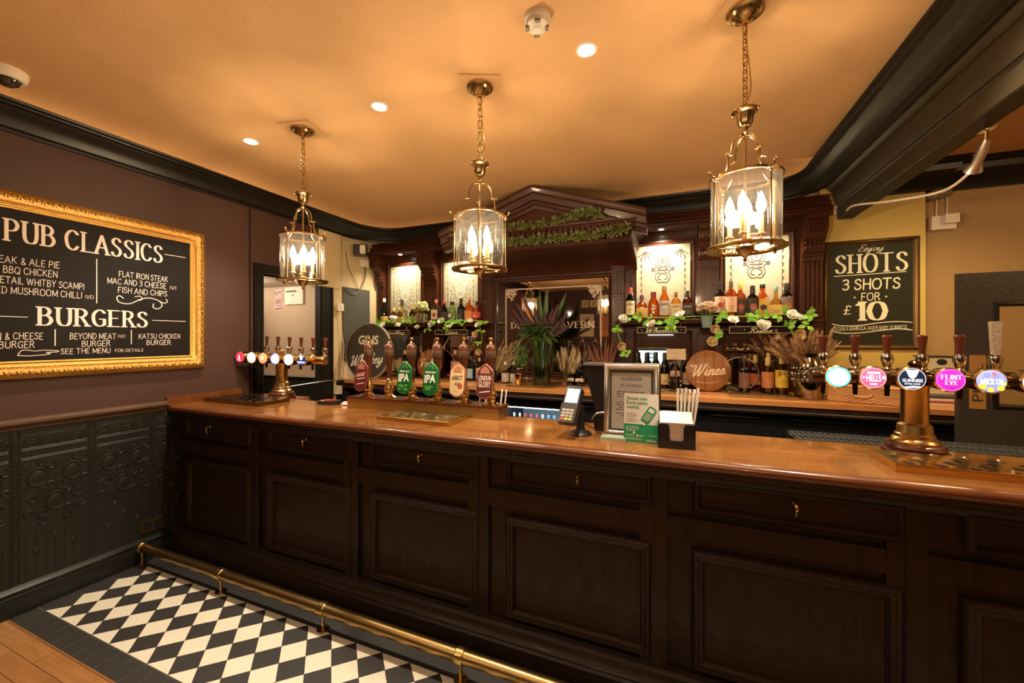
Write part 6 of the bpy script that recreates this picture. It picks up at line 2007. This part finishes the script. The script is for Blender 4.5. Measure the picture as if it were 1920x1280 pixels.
for k, (z, wd) in enumerate(((.232, .07), (.220, .075), (.208, .07), (.176, .072), (.164, .075), (.152, .06), (.140, .075), (.120, .075), (.108, .05))):
    for q in range(5): line(m, (-wd + q * wd * .41, -.0056, z), (-wd + q * wd * .41 + wd * .32, -.0056, z), .0035)
m.build('print', pt((.085, .07, .05)), pp, smooth=0)
ab = thing('glass_block', 'pale green acrylic block lying in front of the allergies notice', 'sign holder', (-.275, 2.055, ZB))
m = MB()
m.prism([(-.062, -.035), (.062, -.035), (.068, .035), (-.060, .035)], 0, .014)
m.build('block', mat('pale_green_acrylic', (.42, .58, .46), .12, coat=.6), ab, smooth=0)
dn = thing('donation_card', 'white and green printed card about donating every penny, standing on the bar', 'card', (-.142, 2.035, ZB))
X = RX(-5)
m = MB()
m.X = X
m.box(-.082, -.0015, 0, .080, .0015, .236)
m.build('card', pt((.80, .77, .70), .5), dn, smooth=0)
m = MB()
m.X = X
yd = -.0021
m.add([(-.082, yd, .0005), (.080, yd, .0005), (.080, yd, .088), (-.082, yd, .088)], [(0, 1, 2, 3)])
gb = m.build('green_panel', 'green', dn, smooth=0)
m = MB()
m.X = X
for k, tx in enumerate(('Donate now.', 'Every penny', 'counts.')): printed(m, tx, .0165, (-.070, yd, .206 - .021 * k), width=(.100, .100, .062)[k], bold=.018)
m.build('headline', 'green', dn, smooth=0)
m = MB()
m.X = X @ T(.035, 0, .135) @ RY(32)
m.prism([(-.018, -.042), (.018, -.042), (.021, -.036), (.021, .034), (.014, .042), (-.014, .042), (-.021, .034), (-.021, -.036)], -.0026, -.0016, 'XZ')
ic = m.build('machine_picture', 'green', dn, smooth=0)
m = MB()
m.X = X @ T(.035, 0, .135) @ RY(32)
m.box(-.014, -.0032, .014, .014, -.0028, .034)
for i in range(3):
    for j in range(4): m.box(-.014 + i * .010, -.0032, -.030 + j * .010, -.007 + i * .010, -.0028, -.024 + j * .010)
m.box(-.010, -.0032, -.056, .010, -.0028, -.045)
m.build('machine_keys', 'ink_white', ic, smooth=0)
m = MB()
m.X = X
yw = -.0027
for k, wd in enumerate((.055, .060, .042)): 
    for q in range(4): line(m, (-.072 + q * wd / 3.6, yw, .074 - .009 * k), (-.072 + q * wd / 3.6 + wd / 5, yw, .074 - .009 * k), .004)
printed(m, 'Pennies', .010, (-.072, yw, .030), width=.036)
flat(m, ell(-.034, .046, .005, .006, 12), yw)
flat(m, ell(-.018, .033, .005, .005, 12), yw)
line(m, (-.010, yw, .033), (.012, yw, .033), .004)
printed(m, 'GREENE KING', .008, (.046, yw, .008), align='c', width=.046, bold=.02)
line(m, (.036, yw, .036), (.072, yw, .036), .003)
for k in range(2): line(m, (-.072, yw, .020 - k * .006), (.005, yw, .020 - k * .006), .0016)
m.build('white_print', 'ink_white', gb, smooth=0)
m = MB()
m.X = X
for k in range(7): line(m, (-.072, yd, .142 - .0065 * k - (.004 if k > 3 else 0)), (-.028 + .006 * (k % 3), yd, .142 - .0065 * k - (.004 if k > 3 else 0)), .0014)
m.build('small_print', 'ink_grey', dn, smooth=0)

nh = thing('napkin_holder', 'black plastic napkin holder with a U shaped front', 'napkin holder', (.012, 2.055, ZB), R(4))
m = MB()
fpoly = [(-.078, 0), (.078, 0), (.080, .112), (.040, .112), (.034, .106), (.030, .090), (.030, .045), (.024, .036), (-.024, .036), (-.030, .045), (-.030, .090), (-.034, .106), (-.040, .112), (-.080, .112)]
m.prism(fpoly, -.078, -.073, 'XZ')
m.box(-.080, -.078, 0, -.075, .078, .112)
m.box(.075, -.078, 0, .080, .078, .112)
m.box(-.080, .073, 0, .080, .078, .125)
m.box(-.078, -.076, 0, .078, .076, .004)
m.box(-.078, .020, 0, .078, .024, .112)
m.build('holder', 'black', nh, smooth=0)
nk = thing('napkin_stack', 'stack of folded white paper napkins in the black holder', 'napkins', (.012, 2.055, ZB + .005), R(4))
m = MB()
for k in range(30):
    o_ = rnd(-.002, .002)
    zk = .0035 * k
    m.box(-.070 + o_, -.069, zk, .070 + o_, .014, zk + .0028)
m.add([(-.071, -.072, .1052), (.071, -.072, .1052), (.071, .016, .1052), (-.071, .016, .1052), (-.072, -.074, .114), (.072, -.074, .114), (.070, .016, .152), (-.070, .016, .152)], [(3, 2, 1, 0), (4, 5, 6, 7), (0, 1, 5, 4), (1, 2, 6, 5), (2, 3, 7, 6), (3, 0, 4, 7)])
m.build('napkins', 'paper', nk, smooth=0)
for k in range(26):
    sx_, sy_ = (k % 6 - 2.5) * .0115 + .050 + rnd(-.001, .001), (k // 6 - 2) * .010 + 2.103
    tx, ty = (k % 6 - 2.5) * .0185 + .072 + rnd(-.003, .003), (k // 6 - 2) * .0115 + 2.103 + rnd(-.001, .001)
    nm = ['front', 'second', 'middle', 'fourth', 'back'][k // 6]
    pos = ['leftmost', 'second from left', 'third from left', 'fourth from left', 'fifth from left', 'rightmost'][k % 6]
    t = thing('paper_straw', f'white wrapped straw standing behind napkins, {pos} in the {nm} row', 'straw', (sx_, sy_, ZB + .006), 0, 'wrapped straws behind the napkins')
    m = MB()
    hh = rnd(.235, .262)
    m.tube([(0, 0, 0), ((tx - sx_) * .9, (ty - sy_) * .9, hh - .012)], .0046, 7)
    e_ = Vector(((tx - sx_) * .9, (ty - sy_) * .9, hh - .012))
    a = rnd(0, PI)
    d_ = Vector((math.cos(a), math.sin(a), 0)) * .0072
    m.add([tuple(e_ - d_ * .6), tuple(e_ + d_ * .6), tuple(e_ + d_ + Vector((0, 0, .016))), tuple(e_ - d_ + Vector((0, 0, .016)))], [(0, 1, 2, 3)])
    m.build('wrapper', 'paper', t, smooth=50)
cb = thing('ribbed_caddy', 'black ribbed caddy of dark cards behind the donation card', 'caddy', (.0, 2.30, ZB))
m = MB()
m.box(-.055, -.045, 0, .095, .045, .10)
m.build('body', 'black', cb, smooth=0)
m = MB()
for k in range(14): m.box(-.052 + .0105 * k, -.046, .02, -.047 + .0105 * k, .04, .116)
m.build('cards', pt((.22, .19, .16), .5), cb, smooth=0)
# small device and cloth at the left
dv = thing('pager_charger', 'small black table pager with red top lying on the bar', 'pager', (-2.47, 2.33, ZB), R(10))
m = MB()
m.prism([(-.085, -.03), (-.06, -.05), (.06, -.05), (.085, -.03), (.085, .035), (.06, .05), (-.06, .05), (-.085, .035)], 0, .028)
m.build('body', 'black', dv, smooth=0)
m = MB()
m.box(-.035, -.03, .028, .04, .03, .033)
m.build('red_top', pt((.42, .03, .03), .3), dv, smooth=0)
m = MB()
m.box(-.05, -.045, .028, -.015, -.02, .031)
m.build('screen', pt((.45, .42, .40), .3), dv, smooth=0)
pk = thing('pink_cloth', 'crumpled pink cloth between pager and pump box', 'cloth', (-2.30, 2.36, ZB))
m = MB()
random.seed(3)
vs = [(-.05 + .02 * i, -.04 + .016 * j, .004 + .030 * random.random() * (1 if 0 < i < 5 and 0 < j < 5 else .1)) for j in range(6) for i in range(6)]
m.add(vs, [(j * 6 + i, j * 6 + i + 1, (j + 1) * 6 + i + 1, (j + 1) * 6 + i) for j in range(5) for i in range(5)])
m.build('fabric', pt((.60, .38, .32), .8), pk, smooth=60)
# black rubber service mat on the ledge behind the bar at the right
sl = thing('service_ledge', 'black ledge behind the bar top at the right end', 'ledge', (1.2, 2.55, 1.0))
m = MB()
m.box(-.60, -.145, 0, .85, .13, .075)
m.build('ledge', 'black', sl, smooth=0)
bm = thing('bar_mat', 'black rubber grid mat behind the right beer font', 'bar mat', (1.2, 2.55, 1.076))
m = MB()
m.box(-.60, -.11, 0, .80, .11, .008)
for k in range(56): m.box(-.59 + .025 * k, -.10, .008, -.582 + .025 * k, .10, .016)
for k in range(3): m.box(-.60, -.104 + .098 * k, .008, .80, -.092 + .098 * k, .018)
m.build('grid', mat('mat_rubber', (.035, .032, .028), .45), bm, smooth=0)

# ================================================================== LEFT CORNER BITS
gb_ = thing('leaning_board', 'plain grey green board fixed to the pale wall by the doorway', 'board', (-3.598, 3.80, 1.85), R(90))
m = MB()
m.box(-.215, -.012, -.50, .225, 0, .368)
m.build('panel', 'grey_board', gb_, smooth=0)
sw = thing('light_switch', 'white light switch on the pale wall edge beside the doorway', 'light switch', (-3.532, 3.465, 1.965), R(90))
m = MB()
m.box(-.045, -.030, -.042, .045, 0, .042)
m.build('box', 'white', sw, smooth=0)
m = MB()
m.box(-.010, -.035, -.015, .010, -.030, .015)
m.build('rocker', 'white', sw, smooth=0)
m = MB()
m.tube([(.02, -.01, -.042), (.03, -.008, -.25), (.07, -.006, -.45), (.06, -.006, -.62), (.02, -.008, -.80)], .004, 6)
m.build('cable', 'white', sw)
ab_ = thing('alarm_box', 'black box with white rounded front high in the left corner', 'alarm', (-3.46, 3.72, 2.66), R(35))
m = MB()
m.box(-.075, -.03, -.065, .075, .06, .065)
m.build('housing', 'black', ab_, smooth=0)
m = MB()
m.prism([(.012, -.045), (.056, -.045), (.064, -.034), (.064, .045), (.056, .055), (.012, .055), (.004, .045), (.004, -.034)], -.045, -.03, 'XZ')
m.build('white_front', 'white', ab_, smooth=0)
m = MB()
m.tube(spl([(-.06, 0, .07), (-.2, .02, .085), (-.35, .10, .09)], 4), .005, 6)
m.build('cable', 'white', ab_)
jb = thing('junction_box', 'small white junction box on the pale wall with two dangling wires', 'junction box', (-3.598, 3.92, 2.535), R(90))
m = MB()
m.box(-.065, -.035, -.035, .065, 0, .05)
m.build('box', 'white', jb, smooth=0)
for pts in ([(.0, -.02, -.035), (.01, -.02, -.12), (-.04, -.02, -.28), (-.12, -.02, -.37), (-.22, -.02, -.40), (-.32, -.02, -.34)], [(.02, -.02, -.035), (.025, -.02, -.13), (-.03, -.02, -.27), (-.09, -.02, -.35)], [(-.30, -.015, .10), (-.26, -.015, -.08), (-.16, -.015, -.22), (-.10, -.02, -.34)]):
    m = MB()
    m.tube(spl(pts, 5), .0035, 6)
    m.build('wire', 'black', jb)
fb = thing('fuse_box', 'white wall controller box on the side room wall seen through doorway', 'control box', (-4.51, 3.70, 2.15))
m = MB()
m.box(-.150, -.03, -.105, .170, 0, .115)
m.build('case', 'white', fb, smooth=0)
m = MB()
m.box(-.12, -.033, .050, .06, -.03, .075)
m.lathe([(.012, -.034), (.012, -.03)][::-1], 14, (0, 0, .01), True, 'Y')
m.build('display', 'ink_grey', fb, smooth=0)
po = thing('small_poster', 'small pink speckled poster left of the white wall controller', 'poster', (-4.80, 3.70, 2.12))
m = MB()
m.box(-.085, -.004, -.14, .085, 0, .135)
m.build('sheet', pt((.66, .46, .40), .7), po, smooth=0)
m = MB()
for k in range(60): flat(m, ell(rnd(-.075, .075), rnd(-.09, .11), rnd(.004, .012), rnd(.004, .010), 6), -.0046)
line(m, (-.07, -.0046, -.12), (.07, -.0046, -.12), .012)
m.build('speckled_print', pt((.18, .05, .06), .7), po, smooth=0)
lb = thing('notice_label', 'small white notice stuck on the black dado end by the counter', 'label', (-3.542, 3.44, 1.03), 0)
m = MB()
m.box(0, -.055, -.045, .085, -.001, .045)
m.build('sheet', 'paper_tan', lb, smooth=0)
m = MB()
for k in range(4): line(m, (.012, -.0556, .03 - .016 * k), (.070 - .01 * (k % 2), -.0556, .03 - .016 * k), .004)
m.build('print', 'ink_grey', lb, smooth=0)
rk = thing('bottle_rack', 'dark wooden shelf rack seen through the left edge of the doorway', 'shelf', (-5.12, 3.55, 0))
m = MB()
for z in (1.15, 1.40, 1.64, 1.86): m.box(-.16, -.13, z, .02, .12, z + .03)
m.box(.02, -.13, 0, .045, .12, 1.95)
m.box(-.16, -.13, 0, -.14, .12, 1.95)
m.build('shelves', 'dark_wood', rk, smooth=0)
for k, (z, col, lb_) in enumerate(((1.43, (.7, .5, .4), 'pale glass on the low shelf of the side room rack'), (1.67, (.85, .8, .7), 'clear glass on the middle shelf of the side room rack'), (1.89, (.9, .8, .6), 'clear glass on the top shelf of the side room rack'))):
    t = thing('drinking_glass', lb_, 'glass', (-5.165, 3.48, z + .0006), 0, 'glasses on the side room rack')
    m = MB()
    m.lathe([(0, 0), (.035, 0), (.038, .004), (.046, .14), (.043, .14), (.034, .008)], 18, cap=False)
    m.build('tumbler', gl(col), t)
lamp('rack_lamp', (-5.1, 3.42, 2.2), 1.2, HALO, 'POINT', .03)
wc = thing('loose_wire', 'thin grey wire drooping along the dado beside the left doorway', 'wire', (-3.5, 3.2, 1.12))
m = MB()
m.tube(spl([(-.12, .45, .02), (-.02, .25, .012), (.02, .05, .028), (.01, -.30, .02), (.02, -.52, .012)], 5), .004, 6)
m.build('cable', 'silver', wc)

# ================================================================== RIGHT SIDE
sg = thing('shots_sign', 'framed black sign lettered SHOTS 3 SHOTS FOR £10 on the yellow wall', 'sign', (1.545, 4.25, 1.98))
m = MB()
m.box(-.30, -.014, -.44, .30, -.004, .44)
m.build('board', 'chalk2', sg, smooth=0)
m = MB()
m.frame(.56, .85, [(-.004, .014), (0, .018), (.006, .014), (.014, .020), (.022, .026), (.030, .024), (.036, .018), (.042, .010), (.042, 0)])
m.build('frame', mat('dark_bronze_frame', (.15, .09, .035), .32, .8), sg, smooth=40)
m = MB()
ys = -.0146
def st(tx, sz, z, style='hand', **k): write(m, tx, sz, (k.pop('x', 0), ys, z), style=style, **k)
st('Enjoy', .055, .365, 'script', width=.17, weight=.7)
st('SHOTS', .150, .190, 'serif', width=.47, weight=1.0)
line(m, (-.25, ys, .165), (.235, ys, .178), .006)
st('3 SHOTS', .085, .045, width=.38, weight=1.35)
st('FOR', .062, -.050, width=.125, weight=1.2)
for s_ in (-1, 1): flat(m, ell(s_ * .105, -.022, .007, .007, 10), ys)
st('£', .075, -.165, width=.05, x=-.16, weight=.9)
st('10', .150, -.215, 'serif', width=.20, weight=1.25)
curve2(m, [(-.26, -.245), (-.20, -.262), (-.08, -.262), (.06, -.240), (.18, -.232), (.27, -.240)], .007, (0, ys, 0))
curve2(m, [(-.26, -.305), (-.20, -.325), (-.08, -.325), (.06, -.305), (.18, -.292), (.27, -.302)], .007, (0, ys, 0))
st('TEQUILA*SAMBUCA*JAGER*BABY GUINNESS...', .030, -.298, width=.50, weight=1.0, ux=(1, 0, .03))
m.build('lettering', 'sign_white', sg, smooth=0)
m = MB()
for sx_ in (-.33, .33):
    m.cyl((sx_ * .99, -.006, -.36), .007, .012, 10, 'Z')
m.build('fixing', 'brass_old', sg)
hk = thing('door_sensor', 'small white sensor hanging from the cornice above the sign', 'sensor', (1.30, 4.235, 2.74))
m = MB()
m.box(-.012, -.015, -.06, .022, .012, .03)
m.tube([(.0, -.005, .03), (-.02, -.01, .06), (.01, -.01, .085)], .004, 6)
m.build('case', 'white', hk, smooth=0)
ws = thing('plug_socket', 'double white plug socket with plug and two conduits on the tan wall', 'socket', (2.03, 4.32, 2.55))
m = MB()
m.box(-.075, -.045, -.06, .075, 0, .05)
m.build('back_box', 'white', ws, smooth=0)
m = MB()
m.box(-.01, -.085, -.02, .075, -.045, .052)
m.build('plug', 'white', ws, smooth=0)
for dx in (-.03, .035):
    m = MB()
    m.tube([(dx, -.008, .05), (dx, -.008, .27)], .006, 7)
    m.build('conduit', 'white', ws)
rag = thing('rag_bundle', 'grey plastic bag stuffed under the cornice beside the yellow wall', 'bag', (2.00, 4.27, 2.78))
m = MB()
m.ball((0, 0, 0), .06, 10, 7, sx=1.4, sy=.6, sz=.7)
m.ball((-.05, -.01, -.02), .04, 10, 7, sy=.6)
m.build('plastic', mat('dull_grey_plastic', (.20, .15, .09), .4), rag)
# open dark door leaf at the end of the back bar
dl = thing('door_leaf', 'dark brown door with glass pane standing open at the right edge', 'door', (1.98, 3.25, 0))
m = MB()
m.box(-.38, -.02, 0, -.205, .02, 2.0)
m.box(.205, -.02, 0, .38, .02, 2.0)
m.box(-.205, -.02, 1.80, .205, .02, 2.0)
m.box(-.205, -.02, 0, .205, .02, 1.22)
m.build('leaf', mat('dark_brown_door_paint', (.030, .022, .015), .45, bump=.15, scale=40), dl, smooth=0)
m = MB()
m.frame(.41, .58, [(-.004, -.004), (0, .024), (.008, .030), (.018, .026), (.028, .020)], T(0, 0, 1.51))
m.build('pane_bead', 'black_trim', dl, smooth=40)
m = MB()
m.box(-.205, -.003, 1.22, .205, .003, 1.80)
m.build('glass', 'pane', dl, smooth=0)
m = MB()
m.box(-.335, -.024, 1.19, -.262, -.020, 1.51)
pp = m.build('push_plate', mat('orange_brown_plate', (.33, .15, .035), .4), dl, smooth=0)
m = MB()
printed(m, 'PULL', .050, (-.275, -.0246, 1.235), ux=(0, 0, 1), uy=(-1, 0, 0), width=.22)
m.build('lettering', 'ink', pp, smooth=0)
# pale wall of the passage behind the door pane and beyond
# things on the wall behind the camera that show in the mirrors
for k, (ch, x) in enumerate((('N', -2.33), ('E', -2.09), ('R', -1.85))):
    t = thing('letter_square', f'gold square bearing the letter {ch} on the wall facing the bar', 'letter sign', (x, -2.999, 2.60), R(180), 'gold letter squares reflected in the centre mirror')
    m = MB()
    m.box(-.10, -.012, -.10, .10, 0, .10)
    m.build('square', pt((.62, .46, .20), .5), t, smooth=0)
    m = MB()
    printed(m, ch, .11, (0, -.0126, -.055), align='c', bold=.01)
    m.build('letter', 'ink', t, smooth=0)
for lbl, x, colr, nm in (('cream printed poster on the wall facing the bar, shown in the mirror', -2.28, (.62, .52, .36), 'cream'), ('orange printed poster on the wall facing the bar, shown in the mirror', -1.72, (.58, .22, .08), 'orange')):
    t = thing('wall_poster', lbl, 'poster', (x, -2.999, 1.98), R(180), 'posters reflected in the centre mirror')
    m = MB()
    m.box(-.20, -.006, -.32, .20, 0, .32)
    m.build('sheet', pt(colr, .6), t, smooth=0)
    m = MB()
    for k in range(7): line(m, (-.12 + .02 * (k % 3), -.0066, .22 - .06 * k), (.12 - .02 * (k % 2), -.0066, .22 - .06 * k), .014)
    m.build('print', 'ink', t, smooth=0)

tl = thing('strip_light', 'bright white strip light on the wall facing the bar, shown in the whiskey mirror', 'light', (-.30, -2.999, 1.72), R(180))
m = MB()
m.box(-.32, -.06, -.03, .32, 0, .03)
m.build('tube', glow('strip_tube', (.75, .88, 1.0), 3.0), tl, smooth=0)
